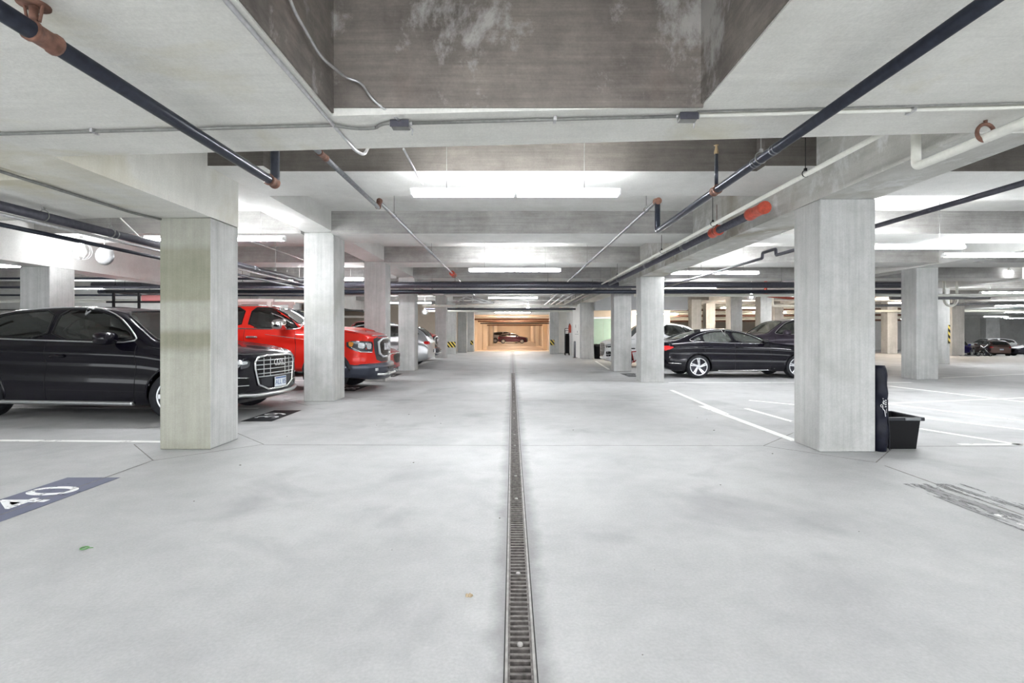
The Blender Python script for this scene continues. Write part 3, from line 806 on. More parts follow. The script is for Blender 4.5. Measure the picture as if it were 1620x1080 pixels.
pipe('conduit', 'thin pale conduit running from the beam to the first ceiling light', [(-0.84, 3.97, 2.80), (-0.95, 5.3, 2.95), (-1.0, 5.75, 3.05)], 0.009, GALV, 'conduit')

# warm background pipes right behind
R2 = random.Random(3)
words_h = ['highest', 'second', 'third', 'fourth', 'fifth', 'sixth', 'seventh', 'eighth', 'ninth', 'tenth']
for i in range(10):
    z0 = 3.55 - i * 0.13
    r = 0.05 + 0.05 * R2.random()
    q = pipe('far_pipe', 'warm lit cream pipe behind the sedan, %s from the ceiling in its bank' % words_h[i], [(9.2, 38 + i * 0.8, z0 - 0.06), (33, 36 + i * 0.8 + R2.uniform(-.2, .2), z0 + R2.uniform(-.05, .05))], r, WHITEPIPE if i % 3 else RUST)
    y1 = q.data.vertices[-1].co.y; t = (16 - 9.2) / 23.8
    hanger(q, 16.0, 38 + i * .8 + (y1 - 38 - i * .8) * t, z0 - 0.04, r, SLAB_Z, RUST, False, 0.01)
pipe('far_pipe', 'cream U shaped pipe loop on the right behind the dark purple SUV', [(15.0, 29.5, 3.74), (15.0, 29.5, 2.9), (17.3, 29.5, 2.9), (17.3, 29.5, 3.74)], 0.07, WHITEPIPE, f=0.15)
pipe('far_pipe', 'dark red pipe with a bend above the sedan windscreen', [(10.9, 22, 3.75), (10.9, 22, 2.95), (12.2, 22.5, 2.88), (17, 24, 3.05)], 0.06, REDPAINT, f=0.2)
# right far area
for i, (a, b, r, mt, lb) in enumerate((
        ((17, 19.4, 2.80), (40, 19.8, 3.0), 0.05, WHITEPIPE, 'white pipe across the far right bays, nearest'),
        ((15.5, 21.0, 2.80), (19.2, 20.6, 2.80), 0.09, GREYPIPE, 'stub of thick grey pipe beside the white lit column'),
        ((19, 27.5, 2.8), (48, 26, 3.2), 0.07, GREYPIPE, 'grey pipe across the far right bays, middle'),
        ((19, 33, 2.75), (50, 33, 2.8), 0.08, WHITEPIPE, 'white pipe across the far right bays, farthest'))):
    q = pipe('cross_pipe', lb, [a, b], r, mt)
    for t in (.15, .55): hanger(q, a[0] + (b[0] - a[0]) * t, a[1] + (b[1] - a[1]) * t, a[2] + (b[2] - a[2]) * t, r, SLAB_Z, DULLCOND, False)
m = MB(); m.torus((17.9, 20.9, 2.72), 0.26, 0.05, 'Y', 16, 8, PI, 2 * PI); m.cyl((17.64, 20.9, 2.72), (17.64, 20.9, 3.76), 0.05); m.cyl((18.16, 20.9, 2.72), (18.16, 20.9, 3.76), 0.05)
tag(m.build('trap_pipe', WHITEPIPE), 'white U shaped trap pipe hanging in the right bays', 'pipe')
# lane pipes
for i, (y, z, mt) in enumerate(((40, 2.55, WHITEPIPE), (44, 2.5, RUST), (50, 2.45, RUST), (58, 2.4, DARKPIPE), (66, 2.3, RUST))):
    pipe('lane_pipe', 'brownish pipe crossing the warm lower lane, %s from the opening' % words_h[i].replace('highest', 'first'), [(-3.6, y, z), (4.4, y, z)], 0.07, mt)

# ------------------------------------------------------------------ lights
def strip_light(x0, x1, y, z, label, mat=TUBE_M, top=SLAB_Z, group=None, hang=True):
    L_ = x1 - x0
    o = thing('strip_light', label, 'ceiling light', ((x0 + x1) / 2, y, z), group=group)
    m = MB(); m.prism([(-0.035, 0.022), (-0.026, 0.07), (0.026, 0.07), (0.035, 0.022)], lambda p: (-L_ / 2, p[0], p[1]), lambda p: (L_ / 2, p[0], p[1]))
    m.build('light_housing', HOUSING, o)
    for h in (-1, 1):
        for s in (-1, 1):
            m = MB(); a, b = (-L_ / 2 + 0.02, -0.02) if h < 0 else (0.02, L_ / 2 - 0.02)
            m.tube([(a, s * 0.045, 0), (b, s * 0.045, 0)], 0.0165, 8); m.build('light_tube', mat, o)
    for xx in (-L_ / 2 + 0.02, 0, L_ / 2 - 0.02):
        m = MB(); m.box(xx - 0.012, xx + 0.012, -0.07, 0.07, -0.018, 0.03); m.build('tube_holder', HOUSING, o)
    if hang:
        for xx in (-L_ / 2 + 0.42, L_ / 2 - 0.42):
            m = MB(); m.cyl((xx, 0, 0.075), (xx, 0, top - z), 0.004, 6); m.build('suspension_wire', DULLCOND, o)
    return o
LI = [(-1.18, 1.26, 5.95, 2.98, 'lit twin tube ceiling light, largest, first over the aisle'),
      (-1.14, 1.29, 13.4, 2.99, 'lit tube ceiling light, second over the aisle behind the first beam rows'),
      (-1.17, 1.27, 25.0, 3.05, 'lit tube ceiling light, third over the aisle beyond the black cross pipes'),
      (-1.18, 1.26, 34.6, 2.72, 'lit tube ceiling light, fourth over the aisle at the lane opening'),
      (-6.35, -3.92, 8.85, 2.98, 'lit tube light in the left bays right of the olive stained column'),
      (-6.9, -4.5, 15.6, 2.98, 'lit tube light in the left bays over the red pickup'),
      (-6.8, -4.4, 28.1, 2.98, 'lit tube light far in the left bays beyond the silver SUV'),
      (4.3, 6.7, 13.9, 2.98, 'lit tube light over the tail of the black sedan'),
      (5.5, 7.94, 9.0, 2.865, 'lit tube light immediately right of the big right column'),
      (9.05, 11.5, 10.75, 2.98, 'lit tube light at the right edge above the lone pale column'),
      (19.1, 21.6, 20.9, 2.98, 'lit tube light at the far right, upper one over the parked cars'),
      (29.0, 31.5, 30.8, 2.98, 'lit tube light at the far right, middle one over the parked cars'),
      (37.0, 39.5, 38.5, 2.90, 'lit tube light at the far right, lowest one over the parked cars'),
      (-12.6, -10.2, 12.5, 2.98, 'unseen fill tube light deep in the left bays behind the far left column'),  # unseen tubes put in to brighten the left bays
      (-14.0, -11.6, 22.0, 2.98, 'unseen fill tube light at the back of the left bays'),
      (20.0, 22.4, 12.5, 3.05, 'added fill tube light far outside the right edge of the view'),  # extra tube out of view, fill for the right side
      (-1.1, 1.1, -1.6, 3.5, 'unseen fill tube light in the coffer behind the camera'),  # unseen fill around the camera starts here
      (-8.2, -5.8, 1.5, 2.5, 'unseen fill tube light over the bays at the left of the camera'),
      (6.6, 9.0, 1.0, 2.75, 'unseen fill tube light over the bays at the right of the camera'),
      (-4.6, -2.2, -1.4, 2.45, 'added fill tube light behind the camera on the left'),  # pair added to brighten the low ceiling
      (2.2, 4.6, -1.4, 2.55, 'added fill tube light behind the camera on the right'),
      (-16.5, -14.1, 9.0, 3.05, 'added fill tube light outside the left edge of the view'),  # out of view, added to brighten the left bays
      (-9.0, -6.6, 5.2, 3.2, None),
      (-17.5, -15.1, 19.0, 3.0, 'unseen fill tube light farthest back in the left bays'),
      (5.5, 7.9, 19.8, 3.1, 'added tube light beyond the black cross pipes over the white SUV'),  # this tube and the next added to brighten the middle distance
      (13.5, 15.9, 25.0, 3.1, 'added tube light in the middle distance right of the column with the yellow line'),
      (46.0, 48.4, 50.0, 2.9, 'distant added tube light over the lower right parking level, nearer one'),  # distant tubes added to brighten the lower right cars and walls
      (56.0, 58.4, 56.0, 2.9, 'distant added tube light over the lower right parking level, farther one'),
      (60.0, 62.4, 62.5, 3.1, 'distant added tube light above the white SUV on the lower right level'),
      (50.0, 52.4, 66.0, 3.1, 'distant added tube light at the end wall of the lower right level'),
      (66.0, 68.4, 63.0, 3.1, 'distant added tube light farthest right on the lower level'),
      (36.0, 38.4, 46.0, 2.9, 'distant added tube light left of the lower right parking level'),
      (40.0, 42.4, 26.0, 3.0, 'added fill tube light past the right edge of the view')]  # out of view, added as fill
for x0, x1, y, z, lb in LI:
    if lb: strip_light(x0, x1, y, z, lb, hang=(y > 5), top=(3.32 if any(q - 0.13 < y < q + 0.96 for q in LINES) and y > 7 else SLAB_Z))
for i, (x, y, z) in enumerate(((13, 32, 2.9), (19, 40, 2.9), (27, 44, 2.9), (11, 42, 2.9), (22, 30, 3.1), (6.5, 27.4, 2.35))):
    strip_light(x, x + 2.4, y, z, 'warm white tube light in the background behind the sedan, %s' % ['above the warm columns', 'deep right', 'farthest right', 'far left of the group', 'near the tan sided column', 'before the lift doors'][i], WARM_M)
for i, y in enumerate((40, 49, 60, 74, 92, 108, 118)):  # tubes kept out of sight, added to brighten the lane and its end
    strip_light(-1.2, 1.2, y, 3.4, 'hidden added warm tube light over the lower lane, %s from the opening' % words_h[i].replace('highest', 'first'), WARM_M, top=3.62)

def bulb_light(x, y, z, label, up=0.35, s=1.0, mat=BULB_M):
    o = thing('bulb_light', label, 'lamp', (x, y, z), scale=s)
    m = MB(); m.lathe([(0, -0.09), (0.035, -0.085), (0.055, -0.04), (0.05, 0.0), (0.028, 0.05), (0.022, 0.08)], 16, 'Z'); m.build('bulb', mat, o)
    m = MB(); m.lathe([(0, 0.14), (0.05, 0.14), (0.05, 0.08), (0.022, 0.08)], 16, 'Z'); m.cyl((0, 0, 0.14), (0, 0, up), 0.015, 8); m.build('lamp_socket', HOUSING, o)
    m = MB()
    for k in range(6):
        a = PI * k / 6; m.torus((0, 0, -0.02), 0.12, 0.004, 'Y', 16, 5)
        for j in range(len(m.v) - 17 * 5, len(m.v)):
            x_, y_, z_ = m.v[j]; m.v[j] = (x_ * math.cos(a), x_ * math.sin(a), z_)
    m.build('wire_guard', GALV, o)
    return o
bulb_light(-8.75, 10.4, 3.06, 'glaring bulb lamp with guard beside the far left pale column', 0.47, 1.5)
bulb_light(10.1, 21.6, 2.95, 'bare bulb lamp hanging above the sedan windscreen', 0.58, 1.4)
bulb_light(17.8, 18.3, 3.50, 'round bulb lamp near the right edge under the ceiling', 0.28, 0.9)
bulb_light(0.95, 30.5, 2.95, 'small bright lamp under the ceiling at the end of the aisle', 0.5, 1.6)
bulb_light(-5.1, 30.0, 2.6, 'bright bulb lamp between two far left columns', 0.83, 1.4)
# guard disc beside the far left lamp
m = MB(); m.cyl((0, .02, .15), (0, .02, .79), .01, 6); m.lathe([(0.0, 0), (0.16, 0), (0.2, 0.02), (0.2, 0.035), (0, 0.035)], 24, 'Y'); tag(m.build('round_cover', GALV, loc=(-8.45, 10.6, 2.97)), 'round metal cover beside the glaring lamp far left', 'cover plate')
# ------------------------------------------------------------------ cars
def pchip(xs, ys):
    xs = np.array(xs, float); ys = np.array(ys, float); h = np.diff(xs); d = np.diff(ys) / h
    m = np.zeros(len(xs))
    for i in range(1, len(xs) - 1):
        if d[i - 1] * d[i] > 0:
            w1 = 2 * h[i] + h[i - 1]; w2 = h[i] + 2 * h[i - 1]
            m[i] = (w1 + w2) / (w1 / d[i - 1] + w2 / d[i])
    m[0] = d[0]; m[-1] = d[-1]
    def f(q):
        q = np.clip(np.asarray(q, float), xs[0], xs[-1])
        i = np.clip(np.searchsorted(xs, q) - 1, 0, len(h) - 1)
        t = (q - xs[i]) / h[i]
        return ((1 + 2 * t) * (1 - t) ** 2 * ys[i] + t * (1 - t) ** 2 * h[i] * m[i] + t * t * (3 - 2 * t) * ys[i + 1] + t * t * (t - 1) * h[i] * m[i + 1])
    return f

def tab(l):
    return pchip([a for a, b in l], [b for a, b in l])

def in_poly(x, y, poly):
    c = False; j = len(poly) - 1
    for i in range(len(poly)):
        if (poly[i][1] > y) != (poly[j][1] > y) and x < (poly[j][0] - poly[i][0]) * (y - poly[i][1]) / (poly[j][1] - poly[i][1]) + poly[i][0]:
            c = not c
        j = i
    return c

def chaikin(poly, n=2, closed=True):
    for _ in range(n):
        out = []
        m = len(poly)
        for i in range(m if closed else m - 1):
            a = poly[i]; b = poly[(i + 1) % m]
            out.append((a[0] * .8 + b[0] * .2, a[1] * .8 + b[1] * .2)); out.append((a[0] * .2 + b[0] * .8, a[1] * .2 + b[1] * .8))
        if not closed: out = [poly[0]] + out[1:-1] + [poly[-1]]
        poly = out
    return poly

class Shell:
    """a car body lofted from tables along its length; u runs from the nose (0) to the tail (L), x = -u"""
    def __init__(s, sp, du=0.035):
        s.sp = sp
        L = sp['L']
        s.L = L
        us = [0]; 
        while us[-1] < L - 1e-6:
            u = us[-1]; st = du * (0.4 if (u < 0.15 or u > L - 0.18) else 1.0)
            us.append(min(L, u + st))
        us = np.array(us)
        zb, zb_, zt, wb, wt = (tab(sp[k])(us) for k in ('zb', 'zs', 'zt', 'wb', 'wt'))
        zsh = zb_
        keyn = [2, 2, 4, 4, 4, 4, 8, 3, 4]
        tq = [0.0]
        for i, n in enumerate(keyn):
            for k in range(1, n + 1): tq.append(i + k / n)
        tq = np.array(tq)
        gh = sp.get('gh', 0.80)                      # where the side glass plane ends
        rings = []
        for i, u in enumerate(us):
            H = zt[i] - zsh[i]
            ys = [0, wb[i] - 0.16, wb[i] - 0.03, wb[i], wb[i] - 0.030, wb[i] - 0.006, wb[i] - 0.05, wt[i] + (wb[i] - wt[i]) * (1 - gh) * 0.55, wt[i] - 0.07, 0]
            za = [zb[i], zb[i], zb[i] + 0.07, zb[i] + 0.36 * (zsh[i] - zb[i]), zb[i] + 0.66 * (zsh[i] - zb[i]), zb[i] + 0.80 * (zsh[i] - zb[i]), zsh[i], zsh[i] + H * gh, zt[i] - sp.get('crown', 0.035) * min(1, H / 0.2), zt[i]]
            fy, fz = pchip(range(10), ys), pchip(range(10), za)
            y = fy(tq); z = fz(tq)
            rings.append((u, y, z))
        vs = []; nr = len(tq)
        bf, br = sp.get('bowf', 0.18), sp.get('bowr', 0.12)
        def bow(u, y, w):
            q = (abs(y) / max(w, 0.1)) ** 2.2
            a = max(0, 1 - u / 0.9) ** 2; b = max(0, 1 - (L - u) / 0.9) ** 2
            return u + bf * a * q - br * b * q
        s.idx = []
        full = nr * 2 - 2
        for (u, y, z) in rings:
            w = sp['W']
            row = []
            for j in range(nr):
                row.append(len(vs)); vs.append((-bow(u, y[j], w), y[j], z[j]))
            for j in range(nr - 2, 0, -1):
                row.append(len(vs)); vs.append((-bow(u, y[j], w), -y[j], z[j]))
            s.idx.append(row)
        fs = []
        for i in range(len(rings) - 1):
            a, b = s.idx[i], s.idx[i + 1]
            for k in range(full):
                k2 = (k + 1) % full
                fs.append((a[k], a[k2], b[k2], b[k]))
        # rounded end caps
        for end in (0, len(rings) - 1):
            u, y, z = rings[end]; row = s.idx[end]; M = 14
            grid = []
            for j in range(nr):
                if j == 0 or j == nr - 1:
                    grid.append([row[j]] * (M + 1)); continue
                g = [row[j]]
                for m in range(1, M):
                    t = 1 - 2 * m / M
                    g.append(len(vs)); vs.append((-bow(u, y[j] * t, sp['W']), y[j] * t, z[j]))
                g.append(row[full - j]); grid.append(g)
            for j in range(nr - 1):
                for m in range(M):
                    q = [grid[j][m], grid[j][m + 1], grid[j + 1][m + 1], grid[j + 1][m]]
                    q2 = []
                    for t in q:
                        if t not in q2: q2.append(t)
                    if len(q2) > 2: fs.append(tuple(q2))
        s.vs = [Vector(v) for v in vs]; s.fs = fs
        s.bvh = BVHTree.FromPolygons(s.vs, s.fs)
    def hit(s, a, sc, z, off=0.0, top=False):
        """cast onto the body. a: heading of the view in degrees (0 nose, 90 left side, 180 tail); top: (u, y) seen from above"""
        if top:
            r = s.bvh.ray_cast(Vector((-sc, z, 5)), Vector((0, 0, -1)))
            d = Vector((0, 0, -1))
        else:
            ar = math.radians(a)
            d = Vector((-math.cos(ar), -math.sin(ar), 0)); e = Vector((-math.sin(ar), math.cos(ar), 0))
            base = Vector((0, 0, 0)) if a < 135 else Vector((-s.L, 0, 0))
            o = e * sc + base - d * 8
            o.z = z
            r = s.bvh.ray_cast(o, d)
        if r[0] is None:
            if top:
                n = s.bvh.find_nearest(Vector((-sc, z, 1.2)))
            else:
                o2 = e * sc; o2.z = z
                if 45 < a < 135: o2 = o2 - d * s.sp['W']
                if a > 135: o2 = o2 + Vector((-s.L, 0, 0))
                n = s.bvh.find_nearest(o2)
            p, nn = n[0], n[1]
        else:
            p, nn = r[0], r[1]
        if nn.dot(d) > 0: nn = -nn
        return p + nn * off
    def patch(s, poly, a=0, off=0.004, top=False, step=0.05, smoothn=1, mirror=False):
        if smoothn: poly = chaikin(poly, smoothn)
        # densify edge
        pts = []
        m = len(poly)
        for i in range(m):
            p, q = Vector(poly[i]), Vector(poly[(i + 1) % m]); n = max(1, int((q - p).length / step))
            for k in range(n): pts.append(p.lerp(q, k / n))
        nb = len(pts)
        xs = [p.x for p in pts]; ys = [p.y for p in pts]
        X = min(xs) + step * 0.6
        while X < max(xs):
            Y = min(ys) + step * 0.6
            while Y < max(ys):
                if in_poly(X, Y, poly):
                    if min((pts[i] - Vector((X, Y))).length for i in range(nb)) > step * 0.45: pts.append(Vector((X, Y)))
                Y += step
            X += step
        v2, _, f2_, *_ = delaunay_2d_cdt(pts, [], [tuple(range(nb))], 1, 1e-5)
        mb = MB()
        v3 = [s.hit(a, p.x, p.y, off, top) for p in v2]
        mb.add(v3, f2_, True)
        if mirror:
            mb.add([(v.x, -v.y, v.z) for v in v3], [tuple(reversed(f)) for f in f2_], True)
        return mb
    def poly3(s, poly, a=0, off=0.004, top=False, step=0.04, smoothn=1, closed=True):
        if smoothn: poly = chaikin(poly, smoothn, closed)
        out = []; m = len(poly)
        for i in range(m if closed else m - 1):
            p, q = Vector(poly[i]), Vector(poly[(i + 1) % m]); n = max(1, int((q - p).length / step))
            for k in range(n):
                t = p.lerp(q, k / n); out.append(s.hit(a, t.x, t.y, off, top))
        last = poly[0] if closed else poly[-1]
        out.append(s.hit(a, last[0], last[1], off, top))
        return out
    def trim(s, nm, mt, root, poly, r, a=0, off=0.004, top=False, closed=True, smoothn=1, mirror=False, n=6, step=0.04):
        p = s.poly3(poly, a, off, top, step, smoothn, closed)
        for sd in ((1, -1) if mirror else (1,)):
            mb = MB(); mb.tube([(q.x, sd * q.y, q.z) for q in p], r, n); mb.build(nm, mt, root)

def wheel(root, sp, u, side, steer=0.0, detail=True):
    R = sp['R']; w = sp.get('tw', 0.235); yo = sp['W'] - 0.025
    yc = side * (yo - w / 2)
    # outer side of the wheel is local -Y before turning
    m = MB(); ri = R * sp.get('rimf', 0.70)
    m.lathe([(ri, w / 2), (ri + 0.015, w / 2 + 0.004), (R - 0.03, w / 2 + 0.004), (R - 0.006, w / 2 - 0.02), (R, w / 2 - 0.05), (R, -w / 2 + 0.05), (R - 0.006, -w / 2 + 0.02),
             (R - 0.03, -w / 2 - 0.004), (ri + 0.015, -w / 2 - 0.004), (ri, -w / 2)], 36)
    rz = (0 if side < 0 else PI) + steer
    t = m.build('wheel', TYRE, root, loc=(-u, yc, R), rot=(0, 0, rz))
    rm = RIMSIL if sp.get('rim', 'silver') == 'silver' else RIMBLK
    m = MB(); y0 = -w / 2
    m.lathe([(ri + 0.002, y0 - 0.004), (ri - 0.018, y0 - 0.006), (ri - 0.022, y0 + 0.02), (ri - 0.03, y0 + 0.12)], 36)
    m.lathe([(0, y0 - 0.002 + 0.01), (0.03, y0 + 0.005), (0.062, y0 + 0.012), (0.07, y0 + 0.04)], 24)
    ns = sp.get('spokes', 5)
    for k in range(ns):
        a0 = 2 * PI * k / ns
        for dd in ((-1, 1) if sp.get('double', True) else (0,)):
            tw = sp.get('twist', 0.0)
            ai = a0 + dd * 0.20; ao = a0 + dd * 0.115 * (1 if dd else 0) + tw
            wi, wo = 0.020, 0.017 if dd else 0.035
            r0, r1 = 0.05, ri - 0.015
            pi = Vector((math.cos(ai), 0, math.sin(ai))); po = Vector((math.cos(ao), 0, math.sin(ao)))
            ti = Vector((-math.sin(ai), 0, math.cos(ai))); to = Vector((-math.sin(ao), 0, math.cos(ao)))
            vs = []
            for (pp, tt, r, ww, yy) in ((pi, ti, r0, wi, y0 + 0.008), (po, to, r1, wo, y0 - 0.002)):
                for (sx, dy) in ((-1, 0), (1, 0), (1, 0.035), (-1, 0.035)):
                    vs.append(pp * r + tt * ww * sx + Vector((0, yy + dy, 0)))
            m.add(vs, [(0, 1, 2, 3), (4, 7, 6, 5), (0, 4, 5, 1), (1, 5, 6, 2), (2, 6, 7, 3), (3, 7, 4, 0)])
    m.build('rim', rm, t, bevel=0.003, segs=1)
    m = MB(); m.lathe([(0, y0 + 0.09), (ri - 0.02, y0 + 0.09), (ri - 0.02, y0 + 0.10), (0, y0 + 0.10)], 24)
    if detail: m.build('brake_disc', DARKPIPE, t)
    return t

def seat_mb(x, y, zf, W=0.5, H=0.62):
    m = MB()
    m.box(x - 0.02, x + 0.48, y - W / 2, y + W / 2, zf, zf + 0.16)
    sh = 0.16
    vs = []
    for (dx, dz, ww) in ((-0.02, 0.10, W / 2), (-0.12, 0.45, W / 2), (-0.2, H, W / 2 * 0.8)):
        for (sx, sy) in ((0.0, -1), (0.0, 1), (-0.12, 1), (-0.12, -1)):
            vs.append((x + dx + sx, y + ww * sy, zf + dz))
    fs = [(0, 1, 2, 3), (8, 11, 10, 9)]
    for l in range(2):
        for k in range(4):
            fs.append((l * 4 + k, l * 4 + 4 + k, l * 4 + 4 + (k + 1) % 4, l * 4 + (k + 1) % 4))
    m.add(vs, fs)
    return m

def make_car(name, label, cat, sp, body_mat, loc, rz, scale=1.0, group=None, du=0.035, detail=2, steer=0.0, glassm=None):
    root = thing(name, label, cat, loc, rz, group, scale=scale)
    sh = Shell(sp, du)
    W, L, R = sp['W'], sp['L'], sp['R']
    gm = glassm or GL_DARK
    # wheel arches and window openings are cut out of the loft
    wins = [chaikin(w, 1) for w in sp['side_windows']]
    tops = [chaikin(w, 1) for w in sp['top_windows']]
    keep = []
    zbelt = tab(sp['zs'])
    for f in sh.fs:
        c = Vector((0, 0, 0))
        for i in f: c += sh.vs[i]
        c /= len(f)
        u = -c.x
        cut = False
        if abs(c.y) > W * 0.60:
            for uw in sp['wheels']:
                if (u - uw) ** 2 + (c.z - R) ** 2 < (R * sp.get('archk', 1.18)) ** 2 and c.z < R * 2.35: cut = True
        if not cut and c.z > zbelt(u) + 0.0:
            n = (sh.vs[f[1]] - sh.vs[f[0]]).cross(sh.vs[f[2]] - sh.vs[f[0]])
            n = n.normalized() if n.length > 0 else Vector((0, 0, 1))
            if abs(n.y) > 0.45 and detail > 0:
                for w in wins:
                    if in_poly(u, c.z, w): cut = True
            if detail > 0 and not cut and abs(n.y) < 0.86:
                for w in tops:
                    if in_poly(u, c.y, w): cut = True
        if not cut: keep.append(f)
    mb = MB(); mb.add(sh.vs, keep, True)
    body = mb.build('body', body_mat, root)
    body.modifiers.new('wn', 'WEIGHTED_NORMAL')
    # dark tub that fills the inside below the glass
    us = np.linspace(0.35, L - 0.3, 40)
    zbl = zbelt(us); zbb = tab(sp['zb'])(us); wbb = tab(sp['wb'])(us); ztt = tab(sp['zt'])(us)
    m = MB(); vs = []
    for i, u in enumerate(us):
        w = wbb[i] - 0.16
        zt_ = min(zbl[i], ztt[i]) - 0.09
        vs += [(-u, -w + 0.14, zbb[i] + 0.05), (-u, w - 0.14, zbb[i] + 0.05), (-u, w - 0.14, zt_), (-u, -w + 0.14, zt_)]
    fs = [(0, 1, 2, 3), tuple(len(vs) - 4 + k for k in (3, 2, 1, 0))]
    for i in range(len(us) - 1):
        for k in range(4): fs.append((i * 4 + k, i * 4 + 4 + k, i * 4 + 4 + (k + 1) % 4, i * 4 + (k + 1) % 4))
    m.add(vs, fs); m.build('interior', INTER, root)
    for uw in sp['wheels']:
        for sd in (-1, 1):
            m = MB(); ra = R * sp.get('archk', 1.18) + 0.03; y0, y1 = sd * (W - 0.34), sd * (W - 0.05)
            pts = [(-uw + ra * math.cos(a), R + ra * math.sin(a)) for a in [PI * k / 16 - 0.25 + (0.5 * k / 16) for k in range(17)]]
            vs = [(p[0], y0, p[1]) for p in pts] + [(p[0], y1, p[1]) for p in pts]
            fs = [(k, k + 1, k + 18, k + 17) for k in range(16)] + [tuple(range(17))]
            m.add(vs, fs); m.build('wheel_housing', BLACKRUB, root)
    # arch lips
    am = MATS[sp['arch_mat']] if 'arch_mat' in sp else body_mat
    for uw in sp['wheels']:
        ra = R * sp.get('archk', 1.18) + 0.005; rl = sp.get('lip', 0.022)
        pl = [(uw - ra * math.cos(a), R + ra * math.sin(a)) for a in [PI * k / 24 for k in range(-1, 26)]]
        pl = [p for p in pl if p[1] > tab(sp['zb'])(p[0]) + 0.02]
        pts3 = []
        for p in pl:
            h = sh.hit(90, p[0], p[1], 0.0)
            if h.y < W * 0.6: h = Vector((-p[0], W - 0.04, p[1]))
            pts3.append(h)
        for sd in (1, -1):
            m = MB(); m.tube([(q.x, sd * (q.y - rl * 0.35), q.z) for q in pts3], rl, 8); m.build('wheel_arch', am, root)
    for i, uw in enumerate(sp['wheels']):
        for sd in (-1, 1):
            wheel(root, sp, uw, sd, steer if i == 0 else 0, detail > 0)
    # glass
    for w in sp['side_windows']:
        for sd in (1, -1):
            mb = sh.patch(w, 90, 0.003, step=0.08)
            if sd < 0: mb.v = [(v[0], -v[1], v[2]) for v in mb.v]
            mb.build('side_window', gm, root)
    for k, w in enumerate(sp['top_windows']):
        sh.patch(w, 0, 0.003, top=True, step=0.10).build('windscreen' if k == 0 else 'rear_window', gm, root)
    if detail > 0:
        tm = MATS[sp.get('trim_mat', 'black_plastic')]
        for w in sp['side_windows']: sh.trim('window_seal', BLACKPL, root, w, 0.014, 90, 0.002, mirror=True)
        for w in sp['top_windows']: sh.trim('window_seal', BLACKPL, root, w, 0.016, 0, 0.002, top=True, step=0.08)
        if 'glass_outline' in sp:
            sh.trim('window_trim', tm, root, sp['glass_outline'], sp.get('outline_r', 0.011), 90, 0.008, mirror=True, smoothn=2)
        for pl in sp.get('seams', []):
            sh.trim('door_seam', BLACKPL, root, pl, 0.0045, 90, 0.0005, closed=False, mirror=True, n=5)
        for pl, r, mt in sp.get('side_trims', []):
            sh.trim('side_trim', MATS[mt], root, pl, r, 90, 0.004, closed=False, mirror=True, n=8)
        for (u, z, ln) in sp.get('handles', []):
            for sd in (1, -1):
                p = [sh.hit(90, u + ln * t, z + 0.004 * math.sin(PI * (t + .5)), 0.022 if 0.08 < t + 0.5 < 0.92 else 0.0) for t in (-0.5, -0.4, -0.2, 0, 0.2, 0.4, 0.5)]
                m = MB(); m.tube([(q.x, sd * q.y, q.z) for q in p], sp.get('handle_r', 0.012), 8); m.build('door_handle', MATS[sp.get('handle_mat')] if sp.get('handle_mat') else body_mat, root)
    for (nm, mt, poly, a, off, mir) in sp.get('patches', []):
        sh.patch(poly, a, off, mirror=False, step=0.05).build(nm, MATS[mt] if isinstance(mt, str) else mt, root)
        if mir:
            mb = sh.patch(poly, a, off, step=0.05); mb.v = [(v[0], -v[1], v[2]) for v in mb.v]; mb.build(nm, MATS[mt] if isinstance(mt, str) else mt, root)
    for (nm, mt, poly, r, a, off, closed, mir) in sp.get('tubes', []):
        p3 = sh.poly3(poly, a, off, False, 0.04, 1 if closed else 0, closed)
        m = MB(); m.tube(p3, r, 8); m.build(nm, MATS[mt], root)
        if mir: m = MB(); m.tube([(q.x, -q.y, q.z) for q in p3], r, 8); m.build(nm, MATS[mt], root)
    # mirrors
    if 'mirror' in sp:
        mu, mz, mw, mh = sp['mirror']; mx = sp.get('mirror_x', 0.085)
        for sd in (1, -1):
            base = sh.hit(90, mu, mz - 0.02, 0)
            m = MB(); y0 = base.y + 0.06
            rings = []
            for t in np.linspace(0, 1, 7):
                k = math.sin(PI * (0.12 + 0.76 * t)) ** 0.35
                rings.append((y0 + mw * t, k))
            vs = []; n = 12
            for (yy, k) in rings:
                for j in range(n):
                    a = 2 * PI * j / n
                    ca, sa = math.cos(a), math.sin(a); vs.append((-mu + mx * k * math.copysign(abs(ca) ** 0.6, ca) + 0.03, sd * yy, mz + mh / 2 * k * math.copysign(abs(sa) ** 0.6, sa) * (1.1 if sa > 0 else 0.95)))
            fs = [(i * n + j, i * n + (j + 1) % n, (i + 1) * n + (j + 1) % n, (i + 1) * n + j) for i in range(6) for j in range(n)] + [tuple(range(n)), tuple(reversed(range(6 * n, 7 * n)))]
            m.add(vs, fs, True)
            mo = m.build('wing_mirror', MATS[sp['mirror_mat']] if 'mirror_mat' in sp else body_mat, root)
            m = MB(); m.tube([(base.x, sd * (base.y - 0.02), mz - 0.05), (-mu + 0.02, sd * (y0 + 0.03), mz - 0.04)], 0.02, 8); m.build('mirror_arm', BLACKPL, mo)
